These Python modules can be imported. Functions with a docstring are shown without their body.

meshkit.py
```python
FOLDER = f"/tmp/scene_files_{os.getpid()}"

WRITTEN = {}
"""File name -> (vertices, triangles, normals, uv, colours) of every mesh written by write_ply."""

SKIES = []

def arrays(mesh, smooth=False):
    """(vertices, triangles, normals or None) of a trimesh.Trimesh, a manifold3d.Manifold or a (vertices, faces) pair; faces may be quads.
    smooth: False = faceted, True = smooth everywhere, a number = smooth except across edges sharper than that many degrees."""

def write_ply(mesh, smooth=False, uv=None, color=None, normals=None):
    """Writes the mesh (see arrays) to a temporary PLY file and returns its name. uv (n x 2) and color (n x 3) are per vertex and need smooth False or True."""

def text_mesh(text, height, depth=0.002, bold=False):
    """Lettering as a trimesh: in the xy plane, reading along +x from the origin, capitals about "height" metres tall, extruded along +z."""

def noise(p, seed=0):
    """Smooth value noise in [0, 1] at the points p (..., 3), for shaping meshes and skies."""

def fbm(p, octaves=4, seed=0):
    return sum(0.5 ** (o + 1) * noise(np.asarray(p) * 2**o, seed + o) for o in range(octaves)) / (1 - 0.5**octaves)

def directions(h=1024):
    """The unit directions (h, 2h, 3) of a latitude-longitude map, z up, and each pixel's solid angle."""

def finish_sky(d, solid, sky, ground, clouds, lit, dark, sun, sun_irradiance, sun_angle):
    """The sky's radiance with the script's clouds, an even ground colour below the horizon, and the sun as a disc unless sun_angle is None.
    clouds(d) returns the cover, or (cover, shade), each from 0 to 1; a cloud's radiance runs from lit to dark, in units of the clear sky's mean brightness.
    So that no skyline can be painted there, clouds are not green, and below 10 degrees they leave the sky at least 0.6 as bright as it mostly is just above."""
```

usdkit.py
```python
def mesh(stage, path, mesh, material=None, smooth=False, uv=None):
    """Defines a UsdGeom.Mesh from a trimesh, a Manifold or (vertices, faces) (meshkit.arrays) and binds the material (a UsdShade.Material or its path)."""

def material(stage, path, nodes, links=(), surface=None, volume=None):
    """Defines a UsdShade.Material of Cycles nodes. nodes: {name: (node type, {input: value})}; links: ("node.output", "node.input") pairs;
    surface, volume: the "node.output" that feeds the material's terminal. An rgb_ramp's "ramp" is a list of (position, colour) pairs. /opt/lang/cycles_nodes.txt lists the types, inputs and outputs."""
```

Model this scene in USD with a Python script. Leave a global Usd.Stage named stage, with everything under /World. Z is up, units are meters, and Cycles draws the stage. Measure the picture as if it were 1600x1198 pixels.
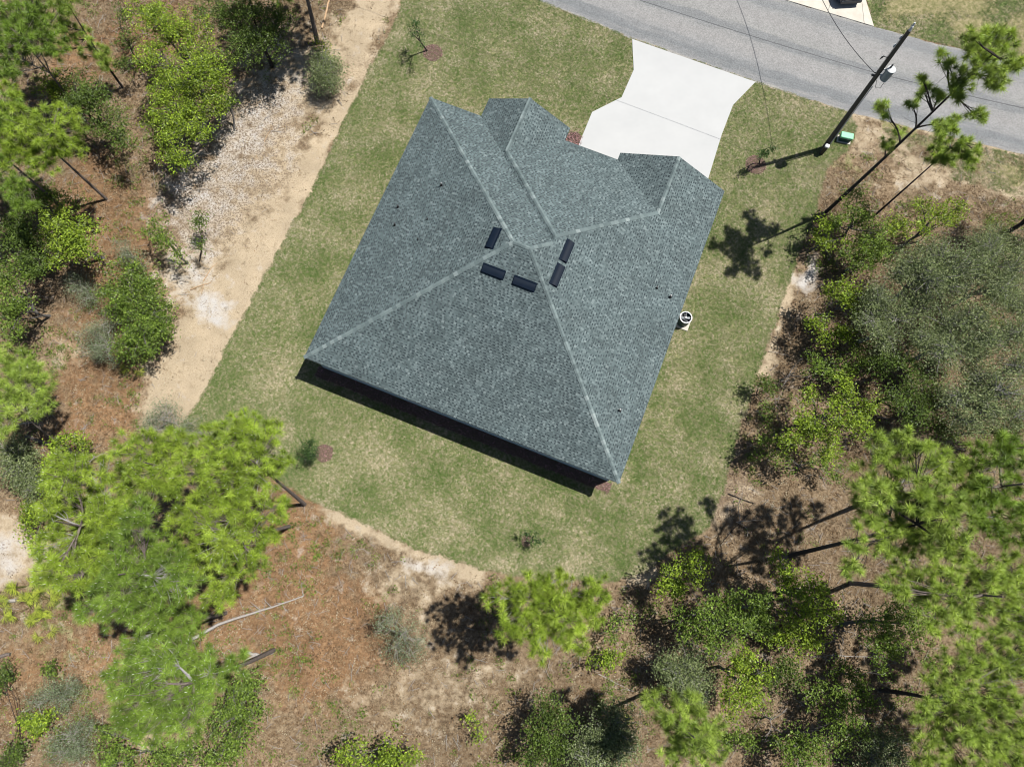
import math, numpy as np, trimesh, shapely, usdkit, meshkit
from shapely.geometry import Polygon, LineString, Point, box as sbox
from pxr import Usd, UsdGeom, UsdLux, UsdShade, Gf, Sdf, Vt

stage = Usd.Stage.CreateInMemory()
UsdGeom.SetStageUpAxis(stage, 'Z'); UsdGeom.SetStageMetersPerUnit(stage, 1.0)
UsdGeom.Xform.Define(stage, '/World'); UsdGeom.Scope.Define(stage, '/World/Looks')
RNG = np.random.default_rng(7)

# ---------------------------------------------------------------- camera, sky, sun
PW, PH, FPX, NADIR, HCAM = 1600.0, 1198.0, 1110.0, (775.0, 860.0), 42.0     # a drone 42 m up, looking almost straight down
_down = np.array([NADIR[0] - PW / 2, NADIR[1] - PH / 2, FPX]); _down /= np.linalg.norm(_down)
_xr = np.array([1.0, 0, 0]) - _down[0] * _down; _xr /= np.linalg.norm(_xr)
_yu = np.cross(_down, _xr)
if _yu[1] > 0: _yu = -_yu
ROT = np.array([_xr, _yu, -_down])
EYE = np.array([0, 0, HCAM])
def G(px, py, z=0.0):                                   # the point of the place at height z seen at a spot of the photograph
    v = ROT @ np.array([px - PW / 2, py - PH / 2, FPX]); return EYE + v * ((z - HCAM) / v[2])
def P(p):
    c = (np.asarray(p, float) - EYE) @ ROT
    return np.stack([PW / 2 + FPX * c[..., 0] / c[..., 2], PH / 2 + FPX * c[..., 1] / c[..., 2]], -1)
cam = UsdGeom.Camera.Define(stage, '/World/camera')
right, up, back = ROT @ [1, 0, 0], ROT @ [0, -1, 0], ROT @ [0, 0, -1]
cam.AddTransformOp().Set(Gf.Matrix4d(*right, 0, *up, 0, *back, 0, *EYE, 1))
cam.CreateHorizontalApertureAttr(36.0); cam.CreateVerticalApertureAttr(36.0 * 766 / 1024)
cam.CreateFocalLengthAttr(36.0 * FPX / PW); cam.CreateClippingRangeAttr(Gf.Vec2f(0.1, 5000))
cam.CreateExposureAttr(1.06)
SUN_EL, SUN_AZ = math.radians(65.5), math.radians(68.0)
SUN = np.array([math.sin(SUN_AZ) * math.cos(SUN_EL), math.cos(SUN_AZ) * math.cos(SUN_EL), math.sin(SUN_EL)])
sun = UsdLux.DistantLight.Define(stage, '/World/sun')
sx = np.cross([0, 0, 1.0], SUN); sx /= np.linalg.norm(sx); sy = np.cross(SUN, sx)
sun.AddTransformOp().Set(Gf.Matrix4d(*sx, 0, *sy, 0, *SUN, 0, 0, 0, 60, 1))
sun.CreateIntensityAttr(1.25); sun.CreateAngleAttr(0.53); sun.CreateNormalizeAttr(True); sun.CreateColorAttr(Gf.Vec3f(1.0, 0.965, 0.91))
SKY_STRENGTH = 0.05
sky = UsdLux.DomeLight.Define(stage, '/World/sky')
skym = usdkit.material(stage, '/World/Looks/sky', {'t': ('sky_texture', {'sky_type': 'single_scattering', 'sun_disc': False, 'sun_elevation': SUN_EL, 'sun_rotation': SUN_AZ}),
    'b': ('background_shader', {'strength': SKY_STRENGTH})}, [('t.color', 'b.color')], surface='b.background')
UsdShade.MaterialBindingAPI.Apply(sky.GetPrim()).Bind(skym)
sky.GetPrim().SetCustomDataByKey('kind', 'structure')

# ---------------------------------------------------------------- helpers
_used = {}
def path_for(name, parent=None):
    base = (str(parent.GetPath()) if parent is not None else '/World') + '/' + name
    n = _used.get(base, 0); _used[base] = n + 1
    return base if n == 0 else f'{base}_{n:03d}'
def setcd(prim, label=None, cat=None, group=None, kind=None):
    for k, v in (('label', label), ('category', cat), ('group', group), ('kind', kind)):
        if v: prim.SetCustomDataByKey(k, v)
    return prim
def thing(name, label, cat, group=None, loc=(0, 0, 0), rz=0.0):
    x = UsdGeom.Xform.Define(stage, path_for(name))
    x.AddTranslateOp().Set(Gf.Vec3d(*map(float, loc)))
    if rz: x.AddRotateZOp().Set(math.degrees(rz))
    return setcd(x.GetPrim(), label, cat, group)
def obj(name, mesh, mat, parent=None, smooth=False, uv=None, **cd):
    m = usdkit.mesh(stage, path_for(name, parent), mesh, mat, smooth, uv)
    return setcd(m.GetPrim(), **cd) if cd else m.GetPrim()
def vary(prim, sizes, seed=1, group=0):                          # every piece (leaf, needle, tab) of a mesh gets a random number of its own
    n = len(UsdGeom.Mesh(prim).GetPointsAttr().Get()); rg = np.random.default_rng(seed + n)
    sizes = np.full(n // sizes, sizes) if np.isscalar(sizes) else np.asarray(sizes)
    UsdGeom.PrimvarsAPI(prim).CreatePrimvar('rnd', Sdf.ValueTypeNames.FloatArray, 'vertex').Set(Vt.FloatArray.FromNumpy(np.repeat(rg.random(len(sizes)) if not group else .45 * rg.random(len(sizes)) + .55 * np.repeat(rg.random(len(sizes) // group + 1), group)[:len(sizes)], sizes).astype(np.float32)))
    return prim
def cat(ms): return trimesh.util.concatenate([m for m in ms if m is not None])
def T(m, *loc): m = m.copy(); m.apply_translation(loc); return m
def bx(sx_, sy_, sz_, loc=(0, 0, 0), rz=0): 
    m = trimesh.creation.box((sx_, sy_, sz_))
    if rz: m.apply_transform(trimesh.transformations.rotation_matrix(rz, (0, 0, 1)))
    return T(m, *loc)
def cyl(r, h, loc=(0, 0, 0), n=20, r2=None):            # base centre at loc
    m = trimesh.creation.cylinder(r, h, sections=n); m.apply_translation((0, 0, h / 2))
    if r2 is not None:
        v = m.vertices.copy(); s = 1 + (r2 / r - 1) * v[:, 2:3] / h; v[:, :2] *= s; m.vertices = v
    return T(m, *loc)
def rounded_box(sx_, sy_, sz_, r, loc=(0, 0, 0), rz=0, n=3):    # base at loc
    c = sbox(-sx_ / 2 + r, -sy_ / 2 + r, sx_ / 2 - r, sy_ / 2 - r).buffer(r, quad_segs=n)
    top = sbox(-sx_ / 2 + r, -sy_ / 2 + r, sx_ / 2 - r, sy_ / 2 - r).buffer(r * 0.4, quad_segs=n)
    a, b = np.array(c.exterior.coords)[:-1], np.array(top.exterior.coords)[:-1]
    pts = np.vstack([np.c_[a, np.zeros(len(a))], np.c_[a, np.full(len(a), sz_ - r * 0.6)], np.c_[b, np.full(len(b), sz_)]])
    m = trimesh.convex.convex_hull(pts)
    if rz: m.apply_transform(trimesh.transformations.rotation_matrix(rz, (0, 0, 1)))
    return T(m, *loc)
def tube(pts, radii, sides=6, caps=True):
    p = np.asarray(pts, float); n = len(p); radii = np.broadcast_to(radii, (n,))
    t = np.gradient(p, axis=0); t /= np.linalg.norm(t, axis=1, keepdims=True) + 1e-12
    ref = np.array([1.0, 0.13, 0.07]) if abs(t[n // 2, 0]) < 0.9 else np.array([0.1, 1.0, 0.0])
    a = np.cross(t, ref); a /= np.linalg.norm(a, axis=1, keepdims=True); b = np.cross(t, a)
    g = np.arange(sides) * 2 * np.pi / sides
    v = p[:, None] + radii[:, None, None] * (np.cos(g)[None, :, None] * a[:, None] + np.sin(g)[None, :, None] * b[:, None])
    i, j = np.meshgrid(np.arange(n - 1), np.arange(sides), indexing='ij')
    q = np.stack([i * sides + j, i * sides + (j + 1) % sides, (i + 1) * sides + (j + 1) % sides, (i + 1) * sides + j], -1).reshape(-1, 4)
    f = np.vstack([q[:, [0, 2, 1]], q[:, [0, 3, 2]]]); v = v.reshape(-1, 3)
    if caps:
        k = np.arange(1, sides - 1); z = np.zeros_like(k); e = (n - 1) * sides
        f = np.vstack([f, np.c_[z, k, k + 1], np.c_[z + e, k + 1 + e, k + e]])
    return trimesh.Trimesh(v, f, process=False)
def joined(parts):                                      # list of (v, f) or trimesh -> one trimesh, quickly
    vs, fs, n = [], [], 0
    for p in parts:
        v, f = (p.vertices, p.faces) if hasattr(p, 'faces') else p
        vs.append(np.asarray(v)); fs.append(np.asarray(f) + n); n += len(v)
    return trimesh.Trimesh(np.vstack(vs), np.vstack(fs), process=False)
def flat_poly(poly, z=0.0):
    parts = []
    for g in getattr(poly, 'geoms', [poly]):
        v, f = trimesh.creation.triangulate_polygon(g, engine='earcut'); parts.append((np.c_[v, np.full(len(v), z)], f))
    m = joined(parts)
    if len(m.faces) and m.face_normals[:, 2].mean() < 0: m.faces = m.faces[:, ::-1]
    return m
def fbm2(xy, scale, seed=0, octaves=4):
    return meshkit.fbm(np.c_[np.asarray(xy)[:, :2] / scale, np.full(len(xy), 3.7)], octaves, seed)
def wobble(poly, step, amp, seed, scale=1.2):           # an uneven natural outline
    ring = poly.exterior.segmentize(step); c = np.array(ring.coords)[:-1]
    n1, n2 = fbm2(c, scale, seed, 4) - .5, fbm2(c + 50, scale, seed + 9, 4) - .5
    return Polygon(c + amp * 2 * np.c_[n1, n2]).buffer(0)
def gpoly(pxs, z=0.0): return Polygon([G(x, y, z)[:2] for x, y in pxs])

# ---------------------------------------------------------------- materials
def M(name, nodes, links, surface='p.BSDF'): return usdkit.material(stage, '/World/Looks/' + name, nodes, links, surface=surface)
def plain(name, col, rough=0.6, metal=0.0, spec=0.4, var=0.12, scale=6.0):
    c = np.array(col)
    return M(name, {'g': ('geometry', {}), 'n': ('noise_texture', {'scale': scale, 'detail': 4.0}), 'r': ('rgb_ramp', {'ramp': [(0.25, tuple(c * (1 - var))), (0.75, tuple(np.minimum(c * (1 + var), 0.95)))]}),
        'p': ('principled_bsdf', {'roughness': rough, 'metallic': metal, 'specular_ior_level': spec})},
        [('g.position', 'n.vector'), ('n.fac', 'r.fac'), ('r.color', 'p.base_color')])
def leafmat(name, cols, rough=0.45, trans=0.35, gain=1.3):   # each leaf its own tone
    n = {'g': ('geometry', {}), 'ia': ('attribute', {'attribute': 'rnd'}), 'r': ('rgb_ramp', {'ramp': [(i / (len(cols) - 1), c) for i, c in enumerate(cols)]}),
         'n': ('noise_texture', {'scale': 1.7, 'detail': 3.0}), 'm': ('map_range', {'from_min': 0.3, 'from_max': 0.7, 'to_min': 0.66, 'to_max': 1.34}),
         'v': ('hsv', {}), 'p': ('principled_bsdf', {'roughness': rough, 'specular_ior_level': 0.3}), 't': ('translucent_bsdf', {}),
         'h': ('hsv', {'hue': 0.485, 'saturation': 1.1, 'value': gain}), 'x': ('mix_closure', {'fac': trans})}
    return M(name, n, [('ia.fac', 'r.fac'), ('g.position', 'n.vector'), ('n.fac', 'm.value'), ('m.result', 'v.value'), ('r.color', 'v.color'), ('v.color', 'p.base_color'),
        ('v.color', 'h.color'), ('h.color', 't.color'), ('p.BSDF', 'x.closure1'), ('t.BSDF', 'x.closure2')], 'x.closure')

def ground_material():
    nodes = {'g': ('geometry', {}), 'za': ('attribute', {'attribute': 'zone'}), 'zs': ('separate_color', {}), 'ta': ('attribute', {'attribute': 'tone'}), 'ts': ('separate_color', {}),
        # litter: fallen needles and leaves, orange to grey brown
        'n1': ('noise_texture', {'scale': 0.55, 'detail': 5.0, 'roughness': 0.6}), 'n2': ('noise_texture', {'scale': 4.0, 'detail': 8.0, 'roughness': 0.82}),
        'n3': ('noise_texture', {'scale': 26.0, 'detail': 3.0, 'roughness': 0.7}), 'n4': ('noise_texture', {'scale': 1.3, 'detail': 6.0, 'roughness': 0.6}), 'vo': ('noise_texture', {'scale': 14.0, 'detail': 3.0, 'distortion': 1.5}),
        'lr': ('rgb_ramp', {'ramp': [(0.30, (0.0320, 0.0216, 0.0126)), (0.44, (0.0850, 0.0587, 0.0342)), (0.56, (0.1530, 0.1112, 0.0666)), (0.70, (0.2500, 0.2019, 0.1332))]}),
        'lo': ('rgb_ramp', {'ramp': [(0.30, (0.0525, 0.0288, 0.0117)), (0.45, (0.1112, 0.0618, 0.0288)), (0.58, (0.1700, 0.0989, 0.0486)), (0.72, (0.2348, 0.1607, 0.0900))]}),
        'mo': ('mix', {}), 'q1': ('noise_texture', {'scale': 0.22, 'detail': 4.0, 'roughness': 0.6}), 'q2': ('map_range', {'from_min': 0.3, 'from_max': 0.7, 'to_min': 0.72, 'to_max': 1.22}), 'q3': ('hsv', {'saturation': 0.95}),
        'sr': ('rgb_ramp', {'ramp': [(0.28, (0.164, 0.126, 0.085)), (0.5, (0.261, 0.210, 0.142)), (0.7, (0.307, 0.261, 0.191))]}),
        'wr': ('rgb_ramp', {'ramp': [(0.28, (0.225, 0.211, 0.194)), (0.5, (0.279, 0.266, 0.248)), (0.7, (0.333, 0.320, 0.302))]}),
        'gr': ('rgb_ramp', {'ramp': [(0.32, (0.051, 0.057, 0.020)), (0.46, (0.114, 0.108, 0.048)), (0.58, (0.188, 0.160, 0.091)), (0.7, (0.261, 0.228, 0.142))]}),
        'mw': ('mix', {}), 'sv': ('hsv', {}), 'sm': ('map_range', {'from_min': 0.3, 'from_max': 0.7, 'to_min': 0.78, 'to_max': 1.1}), 'a1': ('math', {'math_type': 'multiply_add', 'value2': 2.0, 'value3': -1.0}), 'a2': ('math', {'math_type': 'add'}), 'a3': ('map_range', {'from_min': 0.28, 'from_max': 0.68, 'clamp': True}),
        'b2': ('math', {'math_type': 'add'}), 'b3': ('map_range', {'from_min': 0.18, 'from_max': 0.85, 'clamp': True}), 'ms': ('mix', {}),
        'c2': ('math', {'math_type': 'add'}), 'c3': ('map_range', {'from_min': 0.40, 'from_max': 0.60, 'clamp': True}), 'mg': ('mix', {}),
        'o2': ('math', {'math_type': 'add'}), 'o3': ('map_range', {'from_min': 0.30, 'from_max': 0.70, 'clamp': True}),
        # dark debris specks on the sand
        'dn': ('noise_texture', {'scale': 9.0, 'detail': 6.0, 'roughness': 0.8}), 'd1': ('math', {'math_type': 'multiply_add', 'value2': 1.0}), 'd2': ('map_range', {'from_min': 0.62, 'from_max': 0.72, 'clamp': True}), 'md': ('mix', {'color2': (0.096, 0.071, 0.051)}),
        'bm': ('bump', {'strength': 0.5, 'distance': 0.03}), 'p': ('principled_bsdf', {'roughness': 0.95, 'specular_ior_level': 0.1})}
    links = [('za.color', 'zs.color'), ('ta.color', 'ts.color')] + [('g.position', f'{k}.vector') for k in ('n1', 'n2', 'n3', 'vo', 'dn')] + [
        ('n2.fac', 'lr.fac'), ('n2.fac', 'lo.fac'), ('n3.fac', 'sr.fac'), ('n3.fac', 'wr.fac'), ('n2.fac', 'gr.fac'), ('n4.fac', 'a1.value1'), ('g.position', 'n4.vector'),
        ('ts.r', 'o2.value1'), ('a1.value', 'o2.value2'), ('o2.value', 'o3.value'), ('o3.result', 'mo.fac'), ('lr.color', 'mo.color1'), ('lo.color', 'mo.color2'),
        ('zs.r', 'a2.value1'), ('a1.value', 'a2.value2'), ('a2.value', 'a3.value'), ('zs.g', 'b2.value1'), ('a1.value', 'b2.value2'), ('b2.value', 'b3.value'),
        ('mo.color', 'q3.color'), ('g.position', 'q1.vector'), ('q1.fac', 'q2.value'), ('q2.result', 'q3.value'), ('q3.color', 'ms.color1'), ('sv.color', 'ms.color2'), ('a3.result', 'ms.fac'), ('ms.color', 'mw.color1'), ('sr.color', 'sv.color'), ('n1.fac', 'sm.value'), ('sm.result', 'sv.value'), ('wr.color', 'mw.color2'), ('b3.result', 'mw.fac'),
        ('zs.b', 'c2.value1'), ('a1.value', 'c2.value2'), ('c2.value', 'c3.value'), ('c3.result', 'mg.fac'), ('mw.color', 'mg.color1'), ('gr.color', 'mg.color2'),
        ('dn.fac', 'd1.value1'), ('ts.g', 'd1.value3'), ('d1.value', 'd2.value'), ('d2.result', 'md.fac'), ('mg.color', 'md.color1'), ('md.color', 'p.base_color'), ('vo.fac', 'bm.height'), ('bm.normal', 'p.normal')]
    return M('ground', nodes, links)
def lawn_material():
    return M('lawn', {'g': ('geometry', {}), 'n1': ('noise_texture', {'scale': 0.32, 'detail': 5.0, 'roughness': 0.65}), 'n2': ('noise_texture', {'scale': 9.0, 'detail': 6.0, 'roughness': 0.75}),
        'n3': ('noise_texture', {'scale': 30.0, 'detail': 2.0}),
        'a': ('math', {'math_type': 'multiply_add', 'value2': 0.55}), 'b': ('math', {'math_type': 'multiply', 'value2': 0.45}),
        'r': ('rgb_ramp', {'ramp': [(0.34, (0.025, 0.040, 0.011)), (0.44, (0.057, 0.080, 0.025)), (0.51, (0.107, 0.116, 0.048)), (0.58, (0.178, 0.160, 0.090)), (0.67, (0.270, 0.226, 0.151))]}),
        'bm': ('bump', {'strength': 0.7, 'distance': 0.03}), 'p': ('principled_bsdf', {'roughness': 0.9, 'specular_ior_level': 0.1})},
        [('g.position', 'n1.vector'), ('g.position', 'n2.vector'), ('g.position', 'n3.vector'), ('n1.fac', 'b.value1'), ('n2.fac', 'a.value1'), ('b.value', 'a.value3'), ('a.value', 'r.fac'), ('r.color', 'p.base_color'), ('n3.fac', 'bm.height'), ('bm.normal', 'p.normal')])
def grassmat(name, cols):                               # blades: greener or drier in patches of the lawn
    return M(name, {'g': ('geometry', {}), 'i': ('object_info', {}), 'n': ('noise_texture', {'scale': 0.33, 'detail': 5.0, 'roughness': 0.65}), 'a': ('math', {'math_type': 'multiply_add', 'value2': 1.25, 'value3': -0.60}), 'b': ('math', {'math_type': 'multiply_add', 'value2': 0.95}),
        'r': ('rgb_ramp', {'ramp': cols}), 'p': ('principled_bsdf', {'roughness': 0.6, 'specular_ior_level': 0.2}), 't': ('translucent_bsdf', {}), 'x': ('mix_closure', {'fac': 0.25})},
        [('g.position', 'n.vector'), ('n.fac', 'a.value1'), ('i.random', 'b.value1'), ('a.value', 'b.value3'), ('b.value', 'r.fac'), ('r.color', 'p.base_color'), ('r.color', 't.color'), ('p.BSDF', 'x.closure1'), ('t.BSDF', 'x.closure2')], 'x.closure')
def road_material():
    bands = [(0.0, (0.170, 0.164, 0.150)), (0.03, (0.132, 0.132, 0.132)), (0.09, (0.097, 0.102, 0.105)), (0.16, (0.104, 0.108, 0.111)), (0.22, (0.144, 0.144, 0.143)), (0.33, (0.150, 0.147, 0.144)), (0.42, (0.139, 0.139, 0.137)), (0.46, (0.104, 0.108, 0.110)), (0.53, (0.108, 0.111, 0.113)), (0.57, (0.143, 0.143, 0.139)), (0.72, (0.150, 0.147, 0.144)), (0.83, (0.139, 0.139, 0.137)), (0.88, (0.111, 0.115, 0.117)), (0.96, (0.118, 0.120, 0.122)), (1.0, (0.152, 0.150, 0.143))]
    return M('asphalt', {'u': ('texture_coordinate', {}), 'g': ('geometry', {}), 's': ('separate_xyz', {}), 'mp': ('mapping', {'scale': (16.0, 0.16, 1.0)}), 'nw': ('noise_texture', {'scale': 1.0, 'detail': 6.0, 'roughness': 0.65}), 'w': ('math', {'math_type': 'multiply_add', 'value2': 0.24}),
        'w2': ('math', {'math_type': 'subtract', 'value2': 0.12}), 'r': ('rgb_ramp', {'ramp': bands}), 'n': ('noise_texture', {'scale': 11.0, 'detail': 6.0, 'roughness': 0.9}), 'm': ('map_range', {'from_min': 0.25, 'from_max': 0.75, 'to_min': 0.3, 'to_max': 1.7}),
        'k': ('noise_texture', {'scale': 1.1, 'detail': 5.0}), 'k2': ('map_range', {'from_min': 0.3, 'from_max': 0.7, 'to_min': 0.94, 'to_max': 1.06}), 'mm': ('math', {'math_type': 'multiply'}), 'v': ('hsv', {}),
        'bm': ('bump', {'strength': 0.35, 'distance': 0.015}), 'p': ('principled_bsdf', {'roughness': 0.9, 'specular_ior_level': 0.25})},
        [('u.UV', 's.vector'), ('u.UV', 'mp.vector'), ('mp.vector', 'nw.vector'), ('nw.fac', 'w.value1'), ('s.x', 'w.value3'), ('w.value', 'w2.value1'), ('w2.value', 'r.fac'), ('g.position', 'n.vector'), ('n.fac', 'm.value'), ('g.position', 'k.vector'), ('k.fac', 'k2.value'),
         ('m.result', 'mm.value1'), ('k2.result', 'mm.value2'), ('mm.value', 'v.value'), ('r.color', 'v.color'), ('v.color', 'p.base_color'), ('n.fac', 'bm.height'), ('bm.normal', 'p.normal')])
def shingle_material(name, cols, whole=False):
    return M(name, {('o' if whole else 'ia'): (('object_info', {}) if whole else ('attribute', {'attribute': 'rnd'})), 'g': ('geometry', {}), 'r': ('rgb_ramp', {'ramp': cols}), 'n': ('noise_texture', {'scale': 60.0, 'detail': 2.0}), 'm': ('map_range', {'from_min': 0.3, 'from_max': 0.7, 'to_min': 0.85, 'to_max': 1.15}),
        'k': ('noise_texture', {'scale': 0.7, 'detail': 3.0}), 'k2': ('map_range', {'from_min': 0.3, 'from_max': 0.7, 'to_min': 0.87, 'to_max': 1.12}), 'q': ('math', {'math_type': 'multiply'}), 'v': ('hsv', {}),
        'p': ('principled_bsdf', {'roughness': 0.85, 'specular_ior_level': 0.25})},
        [(('o.random' if whole else 'ia.fac'), 'r.fac'), ('g.position', 'n.vector'), ('g.position', 'k.vector'), ('n.fac', 'm.value'), ('k.fac', 'k2.value'), ('m.result', 'q.value1'), ('k2.result', 'q.value2'), ('q.value', 'v.value'), ('r.color', 'v.color'), ('v.color', 'p.base_color')])
def concrete_material(name, a, b, scale=1.2):
    return M(name, {'g': ('geometry', {}), 'n': ('noise_texture', {'scale': scale, 'detail': 6.0, 'roughness': 0.65}), 'r': ('rgb_ramp', {'ramp': [(0.3, a), (0.7, b)]}), 'n2': ('noise_texture', {'scale': 40.0, 'detail': 3.0}), 'bm': ('bump', {'strength': 0.15, 'distance': 0.01}),
        'p': ('principled_bsdf', {'roughness': 0.85, 'specular_ior_level': 0.3})}, [('g.position', 'n.vector'), ('g.position', 'n2.vector'), ('n.fac', 'r.fac'), ('r.color', 'p.base_color'), ('n2.fac', 'bm.height'), ('bm.normal', 'p.normal')])
def barkmat(name, a, b):
    return M(name, {'u': ('geometry', {}), 'mp': ('mapping', {'scale': (9.0, 9.0, 2.2)}), 'n': ('noise_texture', {'scale': 2.2, 'detail': 5.0, 'roughness': 0.7}), 'r': ('rgb_ramp', {'ramp': [(0.32, a), (0.68, b)]}), 'bm': ('bump', {'strength': 0.8, 'distance': 0.03}),
        'p': ('principled_bsdf', {'roughness': 0.9, 'specular_ior_level': 0.15})}, [('u.position', 'mp.vector'), ('mp.vector', 'n.vector'), ('n.fac', 'r.fac'), ('r.color', 'p.base_color'), ('n.fac', 'bm.height'), ('bm.normal', 'p.normal')])

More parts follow.
